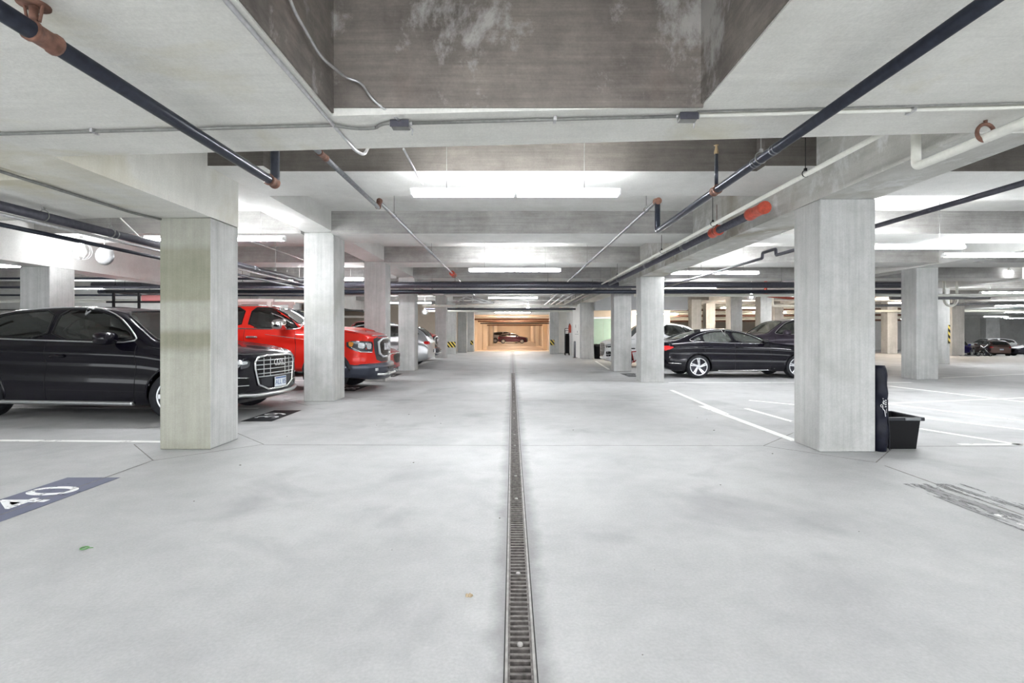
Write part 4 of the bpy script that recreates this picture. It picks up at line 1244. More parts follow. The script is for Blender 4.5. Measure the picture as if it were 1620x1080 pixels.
    if detail > 0:
        for (x, y, z) in sp.get('seats', []):
            seat_mb(-x, y, z).build('seat', SEAT, root, bevel=0.04, segs=3)
            m = MB(); m.box(-x - 0.36, -x - 0.26, y - 0.13, y + 0.13, z + 0.68, z + 0.88)
            m.cyl((-x - 0.30, y - 0.06, z + 0.55), (-x - 0.30, y - 0.06, z + 0.7), 0.008, 6); m.cyl((-x - 0.30, y + 0.06, z + 0.55), (-x - 0.30, y + 0.06, z + 0.7), 0.008, 6)
            m.build('headrest', SEAT, root, bevel=0.02)
        if 'steer' in sp:
            x, y, z = sp['steer']; m = MB(); m.torus((0, 0, 0), 0.19, 0.015, 'X', 24, 8); m.box(-0.02, 0.02, -0.18, 0.18, -0.02, 0.02); m.cyl((0, 0, 0), (0.3, 0, -0.05), 0.03, 8)
            m.build('steering_wheel', SEAT, root, loc=(-x, y, z), rot=(0, 0.4, 0))
    return root, sh

# --- the dark SUV
SUV = dict(L=4.95, W=0.945, R=0.365, wheels=(0.98, 4.06), bowf=0.24, bowr=0.16, archk=1.15, lip=0.02, gh=0.86, crown=0.03,
    zb=[(0.000, .30), (0.250, .22), (0.600, .20), (4.407, .22), (4.950, .36)],
    zs=[(0.000, .76), (0.150, .84), (0.500, .93), (1.200, 1.03), (1.600, 1.09), (3.000, 1.14), (4.171, 1.17), (4.761, 1.05), (4.950, .85)],
    zt=[(0.000, .90), (0.080, .965), (0.350, 1.02), (1.000, 1.10), (1.330, 1.145), (1.600, 1.33), (2.000, 1.575), (2.300, 1.635), (2.800, 1.665), (3.581, 1.64), (4.289, 1.55), (4.643, 1.38), (4.879, 1.08), (4.950, .95)],
    wb=[(0.000, .78), (0.200, .87), (0.600, .935), (1.000, .945), (2.200, .935), (3.817, .945), (4.525, .90), (4.950, .80)],
    wt=[(0, .64), (.3, .72), (1.2, .82), (1.4, .80), (2.0, .71), (2.8, .69), (3.6, .68), (4.2, .65), (4.6, .66), (4.95, .66)],
    side_windows=[[(1.600, 1.125), (2.950, 1.155), (2.900, 1.585), (2.350, 1.575), (2.000, 1.47), (1.750, 1.27)],
                  [(3.030, 1.16), (4.112, 1.195), (4.148, 1.38), (3.817, 1.53), (3.000, 1.585)],
                  [(4.207, 1.20), (4.525, 1.24), (4.266, 1.45), (3.959, 1.53)]],
    top_windows=[[(1.36, -.75), (1.36, .75), (1.40, .77), (2.00, .655), (2.03, 0), (2.00, -.655), (1.40, -.77)], [(4.35, -.55), (4.35, .55), (4.80, .62), (4.80, -.62)]],
    glass_outline=[(1.530, 1.10), (1.750, 1.31), (2.000, 1.50), (2.350, 1.605), (3.000, 1.62), (3.817, 1.56), (4.348, 1.42), (4.596, 1.23), (4.407, 1.18), (3.000, 1.135)],
    trim_mat='satin_aluminium',
    seams=[[(1.600, .26), (1.570, .6), (1.580, 1.07)], [(2.980, .26), (2.980, .8), (3.000, 1.14)], [(3.841, .75), (4.053, .95), (4.171, 1.16)], [(0.620, .93), (1.000, 1.0), (1.500, 1.06)]],
    side_trims=[([(1.62, .25), (3.85, .25)], .034, 'satin_aluminium')],
    handles=[(2.780, .915, .22), (3.841, .94, .20)],
    patches=[('grille', 'black_plastic', [(-.42, .885), (.42, .885), (.50, .80), (.40, .42), (-.40, .42), (-.50, .80)], 0, .004, False),
             ('lower_grille', 'dark_grey_plastic', [(-.40, .60), (-.37, .44), (.37, .44), (.40, .60)], 0, .008, False),
             ('headlamp', 'headlamp_dark', [(.54, .845), (.70, .86), (1.02, .88), (1.0, .77), (.70, .73), (.56, .75)], 30, .005, True),
             ('headlamp_lens', 'headlamp_lens', [(.58, .835), (.72, .845), (.90, .855), (.88, .80), (.60, .79)], 30, .010, True),
             ('air_intake', 'black_plastic', [(.56, .60), (.92, .60), (.90, .43), (.58, .40)], 30, .005, True),
             ('tail_lamp', 'red_lens', [(-.55, .98), (-.85, 1.0), (-.85, .88), (-.55, .88)], 150, .006, True)],
    tubes=[('grille_frame', 'chrome', [(-.44, .90), (.44, .90), (.525, .80), (.42, .405), (-.42, .405), (-.525, .80)], .016, 0, .012, True, False)] +
          [('grille_bar', 'satin_aluminium', [(-w, z), (0, z), (w, z)], .0075, 0, .014, False, False) for z, w in ((.84, .46), (.775, .49), (.71, .47), (.645, .45), (.60, .44))] +
          [('grille_rib', 'satin_aluminium', [(x, .605), (x, .875)], .005, 0, .008, False, False) for x in (-.34, -.20, .20, .34)] +
          [('intake_bar', 'chrome', [(.57, .60), (.92, .62)], .009, 30, .010, False, True), ('intake_bar', 'satin_aluminium', [(.57, .49), (.88, .50)], .007, 30, .010, False, True),
           ('skid_trim', 'satin_aluminium', [(-.75, .36), (-.5, .335), (0, .33), (.5, .335), (.75, .36)], .03, 0, .012, False, False)],
    mirror=(1.93, 1.165, .25, .185), mirror_x=.11, handle_mat=None, handle_r=.019, spokes=10, double=False, rimf=.72,
    seats=[(2.35, -.38, .66), (2.35, .38, .66), (3.3, -.38, .68), (3.3, .38, .68)], steer=(1.95, .38, 1.02))
P_BLACK = paint('black_paint', (0.003, 0.0025, 0.006), 0.0, 0.25)
P_RED = paint('red_paint', (0.62, 0.02, 0.012), 0.15, 0.3)
P_DKRED = paint('dark_red_paint', (0.30, 0.015, 0.02), 0.3, 0.3)
P_WHITE = paint('white_paint', (0.72, 0.73, 0.74), 0.0, 0.3)
P_SILVER = paint('silver_paint', (0.50, 0.51, 0.53), 0.5, 0.3)
P_GREY = paint('grey_paint', (0.10, 0.10, 0.125), 0.5, 0.3)
P_PURPLE = paint('purple_grey_paint', (0.09, 0.075, 0.10), 0.5, 0.3)
P_BLUE = paint('blue_paint', (0.035, 0.03, 0.32), 0.4, 0.3)
P_BROWN = paint('brown_paint', (0.16, 0.105, 0.09), 0.6, 0.3)
P_MAROON = paint('maroon_paint', (0.075, 0.02, 0.035), 0.3, 0.3)
car, sh = make_car('suv', 'glossy black SUV with silver window trim parked nose out at the far left', 'car', SUV, P_BLACK, (-4.0, 8.75, 0), math.radians(-6), 1.10, steer=0.42)
front = lambda sh, y, z, off: sh.hit(0, y, z, off)
def plate_on(sh, root, y, z, txt, rear=False, w=.305, h=.152, a=0):
    p = sh.hit(180 if rear else 0, -y if rear else y, z, 0.03)
    m = MB(); m.box(-0.006, 0.006, -w / 2, w / 2, -h / 2, h / 2)
    pl = m.build('number_plate', PLATE, root, loc=p)
    m = MB(); sx = -1 if rear else 1
    m.box(sx * .0065, sx * .0075, -w / 2 + .01, w / 2 - .01, h / 2 - .03, h / 2 - .008); m.build('plate_band', PLATEBLUE, pl)
    if txt: text_mesh('plate_text', txt, .10, PLATEBLUE, pl, (sx * .0068, 0, -.012), (PI / 2, 0, PI / 2 if not rear else -PI / 2), .0006)
    m = MB(); m.box(-sx * .030, -sx * .006, -w / 2, w / 2, -h / 2 + .02, h / 2 - .02); m.build('plate_holder', BLACKPL, pl)
plate_on(sh, car, .02, .50, 'ALL 85')
m = MB()
for k in range(4):
    y = -.10 + k * .066; p = sh.hit(0, y, .80, .03); m.torus((p.x, y, .80), .045, .007, 'X', 22, 6)
m.build('emblem', CHROME, car)

# --- the red pickup
def pickup_spec():
    return dict(L=5.9, W=1.02, R=0.42, wheels=(1.02, 4.70), bowf=0.30, bowr=0.04, archk=1.17, lip=0.055, arch_mat='dark_grey_plastic', gh=0.84, crown=0.03, tw=.29, rimf=.56, rim='dark',
    zb=[(0, .40), (.3, .40), (.8, .44), (5.4, .50), (5.9, .58)],
    zs=[(0, 1.12), (.1, 1.19), (.4, 1.26), (1.4, 1.33), (2.0, 1.36), (3.9, 1.385), (4.1, 1.40), (5.9, 1.42)],
    zt=[(0, 1.20), (.06, 1.26), (.3, 1.33), (.9, 1.41), (1.5, 1.445), (1.62, 1.48), (1.9, 1.66), (2.3, 1.87), (2.6, 1.93), (3.2, 1.945), (3.75, 1.92), (3.92, 1.84), (4.06, 1.50), (4.12, 1.44), (5.9, 1.46)],
    wb=[(0, .86), (.2, .96), (.6, 1.0), (1.2, 1.01), (3, 1.0), (5.4, 1.01), (5.9, .99)],
    wt=[(0, .80), (.3, .88), (1.2, .90), (1.5, .88), (1.7, .84), (2.3, .70), (2.8, .68), (3.8, .67), (4.0, .75), (4.15, .95), (5.9, .96)],
    side_windows=[[(1.64, 1.39), (2.74, 1.415), (2.73, 1.86), (2.32, 1.85), (2.05, 1.73), (1.80, 1.55)], [(2.90, 1.42), (3.82, 1.435), (3.80, 1.76), (3.64, 1.84), (2.88, 1.865)]],
    top_windows=[[(1.60, -.80), (1.60, .80), (2.30, .64), (2.30, -.64)], [(3.93, -.6), (3.93, .6), (4.05, .62), (4.05, -.62)]],
    glass_outline=[(1.52, 1.37), (1.75, 1.56), (2.03, 1.77), (2.30, 1.88), (2.75, 1.895), (3.67, 1.87), (3.88, 1.76), (3.89, 1.415), (2.8, 1.39)], trim_mat='chrome', outline_r=.014,
    seams=[[(1.72, .55), (1.68, .9), (1.70, 1.34)], [(2.80, .55), (2.80, 1.38)], [(3.90, .55), (3.92, 1.39)], [(4.06, .55), (4.06, 1.42)], [(.35, 1.29), (.9, 1.355), (1.6, 1.39)]],
    side_trims=[([(2.35, 1.27), (1.8, 1.20), (1.45, 1.16)], .006, 'chrome')],
    handles=[(2.62, 1.21, .24), (3.72, 1.22, .24)], handle_mat='chrome', handle_r=.024,
    patches=[('grille', 'dark_grey_plastic', [(-.64, 1.225), (.64, 1.225), (.62, .95), (.50, .64), (-.50, .64), (-.62, .95)], 0, .006, False),
             ('grille_mesh', 'black_plastic', [(-.46, 1.16), (.46, 1.16), (.40, .78), (-.40, .78)], 0, .016, False),
             ('headlamp', 'headlamp_dark', [(.62, 1.10), (.80, 1.12), (1.16, 1.13), (1.13, .98), (.98, .88), (.64, .86)], 30, .008, True),
             ('headlamp_lens', 'headlamp_lens', [(.68, 1.07), (.83, 1.08), (.83, .95), (.70, .94)], 30, .014, True), ('headlamp_lens', 'headlamp_lens', [(.87, 1.08), (1.0, 1.09), (.99, .98), (.88, .96)], 30, .014, True),
             ('indicator', 'amber_lens', [(1.06, 1.10), (1.13, 1.11), (1.11, 1.02), (1.07, 1.0)], 30, .016, True),
             ('tail_lamp', 'red_lens', [(-.82, 1.35), (-.97, 1.35), (-.97, .95), (-.82, .95)], 170, .006, True)],
    tubes=[('grille_surround', 'headlamp_lens', [(-.48, 1.17), (.48, 1.17), (.40, .76), (-.40, .76)], .028, 0, .02, True, False),
           ('grille_frame', 'satin_aluminium', [(-.64, 1.235), (.64, 1.235)], .012, 0, .014, False, False),
           ('lamp_trim', 'chrome', [(.66, .875), (.95, .89), (1.08, .99)], .011, 30, .014, False, True)],
    mirror=(1.98, 1.47, .36, .24), mirror_x=.13, mirror_mat='chrome', spokes=6, double=True,
    seats=[(2.6, -.42, .88), (2.6, .42, .88), (3.5, -.42, .9), (3.5, .42, .9)], steer=(2.15, .42, 1.3))
def pickup_extras(car, sh):
    # front bumper, a thick bowed bar in dark steel
    m = MB(); secs = []
    prof = [(0.00, .63), (0.10, .62), (0.135, .585), (0.13, .50), (0.09, .33), (0.03, .25), (-.10, .24), (-.12, .62)]
    n = len(prof); vs = []
    ys = np.concatenate([np.linspace(-1.0, -.86, 5)[:-1], np.linspace(-.86, .86, 17), np.linspace(.86, 1.0, 5)[1:]])
    for y in ys:
        b = .34 * (abs(y) / 1.0) ** 2.4 + .30 * max(0, (abs(y) - .86) / .13) ** 1.6
        lift = .10 * (abs(y) ** 3)
        for (dx, z) in prof: vs.append((.02 + dx - b, y, z + (lift if z < .45 else 0)))
    fs = [(i * n + k, i * n + (k + 1) % n, (i + 1) * n + (k + 1) % n, (i + 1) * n + k) for i in range(24) for k in range(n)] + [tuple(range(n)), tuple(range(24 * n, 25 * n))]
    m.add(vs, fs, True); bm_ = m.build('front_bumper', paint('bumper_grey', (0.045, 0.052, 0.075), 0.5, 0.35), car)
    for sd in (-1, 1):
        m = MB(); y = sd * .70; x = .155 - .34 * .70 ** 2.4; m.box(x - .03, x + .006, y - .10, y + .10, .47, .53); m.build('fog_lamp', LAMPGL, bm_)
    m = MB(); m.box(.155, .165, -.36, .36, .49, .54) ; m.build('bumper_slot', BLACKPL, bm_)
    m = MB()
    m.tube([(-.02, -.66, .39), (.10, -.48, .37), (.15, -.3, .38), (.15, .3, .38), (.10, .48, .37), (-.02, .66, .39)], .028, 8); m.build('skid_bar', SATIN, bm_)
    for sd in (-1, 1):
        m = MB(); m.torus((.17, sd * .36, .40), .035, .012, 'Y', 16, 6); m.build('tow_hook', CHROME, bm_)
    p = sh.hit(0, 0, 1.0, .045)
    text_mesh('badge', 'RAM', .22, plain('badge_silver', (.62, .63, .66), .35), car, (p.x, 0, .98), (PI / 2, 0, PI / 2), .008, spacing=1.2)
    m = MB()
    for k in range(5): m.box(p.x - .03, p.x - .015, -.36, .36, .80 + k * .075, .812 + k * .075)
    m.build('grille_slat', DARKGREYPL, car)
    m = MB()
    for sd in (-1, 1):
        vs = []
        for (u, z) in ((.35, .03), (.6, .055), (1.3, .045), (1.45, .0)):
            for y in (sd * .28, sd * .36, sd * .48):
                b = sh.hit(0, u, y, 0, top=True); vs.append((b.x, b.y, b.z + (z if abs(abs(y) - .36) < .01 else -.01)))
        m.add(vs, [(i * 3 + k, i * 3 + k + 1, i * 3 + k + 4, i * 3 + k + 3) for i in range(3) for k in range(2)], True)
    m.build('bonnet_ridge', P_RED, car)
car, sh = make_car('pickup_truck', 'bright red pickup truck nose out between two left columns, chrome mirror and dark bumper', 'truck', pickup_spec(), P_RED, (-3.12, 12.6, 0), 0, 1.05)
pickup_extras(car, sh)
# black bed rack and the pale roof bars
rk = BLACKPL
m = MB()
for sd in (-1, 1):
    m.box(-5.80, -4.20, sd * .92 - .02, sd * .92 + .02, 2.16, 2.20)
    m.box(-5.80, -4.20, sd * .92 - .02, sd * .92 + .02, 1.95, 1.99)
    for x in (-5.65, -5.1, -4.6, -4.3): m.box(x - .02, x + .02, sd * .92 - .02, sd * .92 + .02, 1.45, 2.18)
for x in (-5.65, -5.1, -4.3): m.box(x - .02, x + .02, -.92, .92, 2.16, 2.20)
m.build('bed_rack', rk, car)
m = MB(); m.box(-5.15, -4.25, -.80, .80, 2.0, 2.13); m.build('rack_box', plain('faded_red_box', (0.62, 0.22, 0.22), 0.5), car, bevel=.02)
m = MB()
for y in (-.55, .55):
    m.box(-3.8, -2.35, y - .03, y + .03, 1.99, 2.06)
    for x in (-3.7, -2.45): m.box(x - .05, x + .05, y - .035, y + .035, 1.88, 2.0)
m.build('roof_rack', plain('pale_rack', (0.62, 0.50, 0.48), 0.4, 0.3), car, bevel=.008)

# --- the black sedan
SEDAN = dict(L=4.88, W=0.93, R=0.335, wheels=(0.93, 3.76), bowf=0.22, bowr=0.20, archk=1.13, lip=0.015, gh=0.90, crown=0.03,
    zb=[(0, .26), (.3, .19), (4.3, .19), (4.75, .30), (4.88, .40)],
    zs=[(0, .62), (.12, .70), (.5, .80), (1.2, .92), (1.8, .965), (3.0, 1.0), (3.8, 1.02), (4.5, .99), (4.8, .93), (4.88, .82)],
    zt=[(0, .70), (.06, .76), (.3, .84), (1.0, .955), (1.5, 1.015), (1.68, 1.06), (2.0, 1.22), (2.4, 1.365), (2.75, 1.425), (3.1, 1.435), (3.5, 1.39), (3.9, 1.27), (4.3, 1.12), (4.6, 1.055), (4.82, 1.03), (4.88, .93)],
    wb=[(0, .76), (.2, .85), (.6, .915), (1.2, .93), (3.8, .93), (4.5, .885), (4.88, .78)],
    wt=[(0, .62), (.3, .72), (1.2, .80), (1.6, .77), (2.0, .68), (2.4, .58), (3.2, .56), (3.7, .57), (4.3, .66), (4.6, .74), (4.88, .70)],
    side_windows=[[(1.84, 1.0), (2.66, 1.02), (2.76, 1.325), (2.45, 1.30), (2.15, 1.19)], [(2.76, 1.02), (3.50, 1.035), (3.60, 1.05), (3.60, 1.24), (3.3, 1.32), (2.86, 1.335)],
                  [(3.67, 1.06), (3.95, 1.075), (3.67, 1.21)]],
    top_windows=[[(1.72, -.70), (1.72, .70), (1.80, .72), (2.38, .545), (2.38, -.545), (1.80, -.72)], [(3.52, -.53), (3.52, .53), (4.32, .60), (4.32, -.60)]],
    glass_outline=[(1.74, .985), (2.1, 1.19), (2.45, 1.33), (2.9, 1.365), (3.35, 1.345), (3.75, 1.23), (4.06, 1.07), (3.6, 1.03), (2.7, 1.0)], trim_mat='chrome', outline_r=.008,
    seams=[[(1.72, .25), (1.68, .6), (1.75, .96)], [(2.72, .24), (2.72, 1.0)], [(3.42, .55), (3.6, .8), (3.66, 1.02)], [(.5, .82), (1.0, .90), (1.65, .97)]],
    side_trims=[([(1.75, .24), (3.2, .225)], .012, 'chrome'), ([(1.2, .86), (2.5, .88), (3.7, .90), (4.4, .88)], .005, 'dark_grey_plastic'), ([(4.25, .42), (4.6, .44)], .007, 'chrome')],
    handles=[(2.60, .885, .2), (3.48, .90, .2)], handle_r=.012,
    patches=[('tail_lamp', 'red_lens', [(-.86, .93), (-.62, .92), (-.62, .78), (-.80, .77)][::-1], 180, .006, True),
             ('tail_lamp_side', 'red_lens', [(4.42, .90), (4.78, .93), (4.82, .82), (4.62, .80)], 90, .006, True),
             ('headlamp', 'headlamp_lens', [(.55, .74), (.85, .79), (.85, .70), (.55, .66)], 30, .006, True),
             ('grille', 'black_plastic', [(-.5, .70), (.5, .70), (.4, .40), (-.4, .40)], 0, .005, False)],
    tubes=[('grille_bar', 'chrome', [(-.6, .71), (.6, .71)], .015, 0, .01, False, False)],
    mirror=(1.93, 1.05, .17, .12), spokes=5, double=True, twist=.35, rimf=.74,
    seats=[(2.35, -.36, .50), (2.35, .36, .50), (3.3, -.36, .52), (3.3, .36, .52)], steer=(1.95, .36, .86))
car, sh = make_car('sedan', 'black four door sedan parked side on behind the right columns', 'car', SEDAN, P_BLACK, (9.54, 16.28, 0), 0, 1.05, glassm=GL_LIGHT)

# --- the other cars
def scaled_spec(base, **k):
    d = dict(base); d.update(k); return d
HATCH = scaled_spec(SUV, spokes=5, double=True)
FAR = dict(du=0.07, detail=1)
car, sh = make_car('suv', 'silver SUV seen tail out between slim far left columns, red tail lamp', 'car', SUV, P_SILVER, (-3.15 - 4.95 * 1.04, 20.7, 0), PI, 1.04, **FAR)
plate_on(sh, car, 0, .62, '', True)
make_car('sedan', 'low dark red car whose nose shows between two left columns', 'car', SEDAN, P_DKRED, (-3.72, 16.75, 0), 0, 1.0, **FAR)
car, sh = make_car('pickup_truck', 'red pickup far down the left row, only its nose and grille showing', 'truck', pickup_spec(), P_RED, (-3.7, 25.2, 0), 0, 1.0, **FAR)
pickup_extras(car, sh)
make_car('suv', 'white SUV on the right beside the scuffed column, nose to the aisle', 'car', SUV, P_WHITE, (3.62, 20.7, 0), PI, 1.03, **FAR)[0].scale = (0.76, 1.0, 1.06)
make_car('suv', 'white SUV deep in the left bays at the left edge above the black SUV roof', 'car', SUV, P_WHITE, (-12.6, 17.6, 0), 0, 1.1, **FAR)
make_car('sedan', 'silver car with sloping windscreen beyond the white sedan', 'car', SEDAN, P_SILVER, (9.7, 29.05, 0), PI, 1.0, **FAR)
make_car('suv', 'dark purple grey SUV behind the bonnet of the black sedan', 'car', SUV, P_PURPLE, (8.5, 21.2, 0), PI, 1.17, glassm=GL_LIGHT, **FAR)
make_car('suv', 'pale grey SUV with its bonnet behind the purple grey one', 'car', SUV, P_SILVER, (9.9, 24.3, 0), PI, 1.0, **FAR)
make_car('suv', 'black SUV roof with red lamp between warm columns behind the sedan', 'car', SUV, P_GREY, (12.4, 32.4, 0), 0, 1.0, **FAR)
car, sh = make_car('suv', 'brown SUV seen from behind at the right edge', 'car', SUV, P_BROWN, (54.2, 59.2, -1.2), 1.15, 1.05, **FAR)
plate_on(sh, car, 0, .72, '', True)
make_car('suv', 'blue SUV beside the dark grey column on the right', 'car', SUV, P_BLUE, (52.4, 59.5, -1.2), 0.6, 1.0, **FAR)
make_car('sedan', 'dark grey sedan at the right edge in front of the white car', 'car', SEDAN, P_GREY, (54.0, 55.5, -1.18), PI - 0.1, 1.1, **FAR)
make_car('suv', 'white SUV behind the brown and grey cars at the right edge', 'car', SUV, P_WHITE, (57.0, 64.5, -1.2), PI * 0.95, 1.1, **FAR)
make_car('sedan', 'dark maroon car glimpsed between the big right column and the tan one', 'car', SEDAN, P_MAROON, (25.3, 36.5, 0), 0, 1.0, **FAR)
make_car('suv', 'dark purple SUV parked across the end of the lower lane', 'car', SUV, P_MAROON, (3.0, 97.0, -0.73), 0, 1.15, **FAR)
make_car('suv', 'silver SUV standing behind the dark one in the lower lane', 'car', SUV, P_SILVER, (2.2, 101.5, -0.73), 0.0, 1.35, **FAR)
# ------------------------------------------------------------------ props
# black bag leaning on the right column
bag = thing('canopy_bag', 'tall navy black nylon bag with white lettering leaning on the big right column', 'bag', (4.288, 5.98, 0))
m = MB(); vs = []; n = 20
zz = np.linspace(0, 0.995, 26)
for z in zz:
    k = 1.0 if 0.04 < z < 0.96 else 0.86
    w1 = 0.082 + 0.008 * math.sin(z * 11) + 0.005 * math.sin(z * 29 + 1)
    cx = 0.006 * math.sin(z * 5)
    for j in range(n):
        a = 2 * PI * j / n
        rr = w1 * k * (1 + 0.06 * math.sin(3 * a + z * 9) + 0.03 * math.sin(5 * a - z * 17))
        vs.append((cx + rr * math.cos(a), rr * math.sin(a) * 0.95, z))
fs = [(i * n + j, i * n + (j + 1) % n, (i + 1) * n + (j + 1) % n, (i + 1) * n + j) for i in range(25) for j in range(n)] + [tuple(reversed(range(n))), tuple(range(25 * n, 26 * n))]
m.add(vs, fs, True); m.build('bag_body', BLUEDARK, bag)
m = MB(); m.tube([(0.084 - 0.02 * z + 0.008 * math.sin(z * 9), -0.045, z) for z in np.linspace(0.02, 0.6, 12)], 0.006, 6); m.build('piping', DARKGREYPL, bag)
wp = plain('white_print', (0.82, 0.82, 0.84), 0.6)
def stroke(pts, r):
    out = []
    for (sx, sz) in pts:                                   # metres on the bag front, across and up
        x = -0.052 + sx
        out.append((x, -math.sqrt(max(1e-4, 0.0865 ** 2 - x * x)) * 0.97, sz))
    m = MB(); m.tube(out, r, 6); m.build('lettering', wp, bag)
K = 0.0074 / 18
def T(l): return [((q[0] - 345) * K + 0.012, 0.615 - (q[1] - 260) * K) for q in l]
stroke(T([(478, 760), (466, 670), (455, 590), (420, 565), (405, 540), (400, 440)]), 0.0042)
stroke(T([(380, 500), (355, 475), (352, 445), (385, 415)]), 0.0032)
stroke(T([(400, 400), (440, 412), (400, 350), (442, 342), (410, 300)]), 0.0032)
stroke(T([(404, 262), (412, 250)]), 0.0065)
for yy in (310, 370, 425, 485): stroke(T([(462, yy + 14), (470, yy - 12), (500, yy - 10), (500, yy + 14)]), 0.0032)
stroke(T([(515, 540), (510, 660)]), 0.002)
# tote
tote = thing('storage_tote', 'open black plastic storage tote standing behind the navy bag', 'box', (4.625, 6.26, 0))
m = MB(); a0, a1, b0, b1, H = 0.160, 0.185, 0.20, 0.235, 0.37
def ring(a, b, z): return [(-a, -b, z), (a, -b, z), (a, b, z), (-a, b, z)]
vs = ring(a0, b0, 0.0) + ring(a1, b1, H) + ring(a1 - .006, b1 - .006, H) + ring(a0 - .006, b0 - .006, 0.01)
fs = [(0, 3, 2, 1)] + [(k, (k + 1) % 4, 4 + (k + 1) % 4, 4 + k) for k in range(4)] + [(4 + k, 4 + (k + 1) % 4, 8 + (k + 1) % 4, 8 + k) for k in range(4)] + \
     [(8 + k, 8 + (k + 1) % 4, 12 + (k + 1) % 4, 12 + k) for k in range(4)] + [(12, 13, 14, 15)]
m.add(vs, fs); m.build('tub', BLACKPL, tote, bevel=0.012, segs=2)
m = MB(); A, B = a1 + .028, b1 + .028
for (x0, x1, y0, y1) in ((-A, A, -B, -b1), (-A, A, b1, B), (-A, -a1, -b1, b1), (a1, A, -b1, b1)): m.box(x0, x1, y0, y1, H - .028, H + .012)
m.build('rim', DARKGREYPL, tote, bevel=.004)
m = MB(); m.box(-.02, .16, -B - .012, -B + .002, H - .022, H + .006); m.build('handle', plain('grey_handle', (.16, .17, .18), .4), tote, bevel=.004)
m = MB(); m.box(-.16, .16, -.20, .20, .30, .31); m.build('contents', plain('pale_fabric', (.45, .46, .5), .9, noise=.2, nscale=18, bump=.5), tote)

# rubbish can
can = thing('rubbish_can', 'round black rubbish can with a bag folded over its rim, by the mint doors', 'bin', (4.50, 26.72, 0))
m = MB(); m.lathe([(0, 0), (.20, 0), (.235, .68), (.25, .69), (.25, .72), (.22, .72), (.19, .03), (0, .03)], 28, 'Z'); m.build('can_body', BLACKPL, can)
m = MB(); pr = []
vs = []; n = 40
for i, (r, z) in enumerate(((.225, .60), (.262, .62), (.268, .70), (.255, .755), (.235, .76), (.21, .66))):
    for j in range(n):
        a = 2 * PI * j / n; q = 1 + .035 * math.sin(a * 9 + i) + .02 * math.sin(a * 17)
        vs.append((r * q * math.cos(a), r * q * math.sin(a), z + .015 * math.sin(a * 7 + i * 2)))
m.add(vs, [(i * n + j, i * n + (j + 1) % n, (i + 1) * n + (j + 1) % n, (i + 1) * n + j) for i in range(5) for j in range(n)], True)
m.build('bin_bag', plain('black_bin_bag', (.02, .02, .022), .25), can)

# lift doors, notice board, bollard, extinguisher, folded carts
d = thing('lift_doors', 'pale mint green lift doors in the cream wall on the right', 'door', (5.15, 28.99, 0))
for sx in (-1, 1):
    m = MB(); m.box(sx * .005, sx * .56, -.03, 0, 0.0, 2.15); m.build('door_leaf', MINT, d, bevel=.004)
m = MB(); m.box(-.66, -.57, -.05, 0, 0, 2.25); m.box(.57, .66, -.05, 0, 0, 2.25); m.box(-.66, .66, -.05, 0, 2.16, 2.25); m.build('door_frame', SATIN, d)
b = thing('notice_board', 'white notice board on the white panel by the aisle, right of the extinguisher', 'sign', (3.575, 28.2, 0))
m = MB(); m.box(-.014, .01, -.75, .75, 1.28, 1.86); m.build('board', WHITE_WALL, b, bevel=.004)
m = MB(); m.box(-.02, -.014, -.40, -.25, 1.36, 1.46); m.build('sticker', plain('grey_print', (.2, .2, .22), .6), b)
m = MB(); m.box(-.02, -.014, .35, .5, 1.64, 1.8); m.build('sticker', MATS['grey_print'], b)
m = MB(); m.box(-.02, -.014, -.75, .75, 1.27, 1.29); m.build('bottom_edge', MATS['grey_print'], b)
b = thing('bollard', 'short grey bollard before the white panel by the aisle', 'bollard', (3.38, 27.6, 0))
m = MB(); m.lathe([(0, 0), (.06, 0), (.06, .86), (.045, .9), (0, .91)], 20, 'Z'); m.build('post', GREYPIPE, b)
m = MB(); m.lathe([(0, 0), (.11, 0), (.11, .015), (.06, .02)], 20, 'Z'); m.build('foot', RUST, b)
e = thing('fire_extinguisher', 'red fire extinguisher on the wall beside the folded black carts', 'extinguisher', (3.50, 31.0, 1.35))
m = MB(); m.lathe([(0, 0), (.08, .0), (.085, .03), (.085, .42), (.05, .49), (.02, .52), (0, .52)], 18, 'Z'); m.build('cylinder', REDPAINT, e)
m = MB(); m.cyl((0, 0, .52), (0, 0, .56), .025, 8); m.tube([(0, 0, .56), (-.05, -.08, .52), (-.08, -.09, .3)], .012, 6); m.build('hose', BLACKPL, e)
for i, (x, y, h) in enumerate(((3.38, 31.6, 1.62), (3.30, 30.6, 1.5))):
    c_ = thing('folded_cart', ['tall black folded cart leaning on the wall behind the extinguisher', 'grey handled folded cart in front of the extinguisher'][i], 'cart', (x, y, 0))
    m = MB(); m.tube(fillet([(-.12, 0, .1), (-.12, 0, h), (.12, 0, h), (.12, 0, .1)], .06), .018, 8); m.build('cart_frame', [BLACKPL, GREYPIPE][i], c_)
    m = MB(); m.box(-.12, .12, -.06, .0, .12, h * .8); m.build('cart_cover', BLACKRUB, c_, bevel=.02)
    for sx in (-1, 1):
        m = MB(); m.lathe([(0, -.02), (.08, -.02), (.08, .02), (0, .02)], 16, 'X', (sx * .12, 0, .08)); m.build('cart_wheel', BLACKRUB, c_)

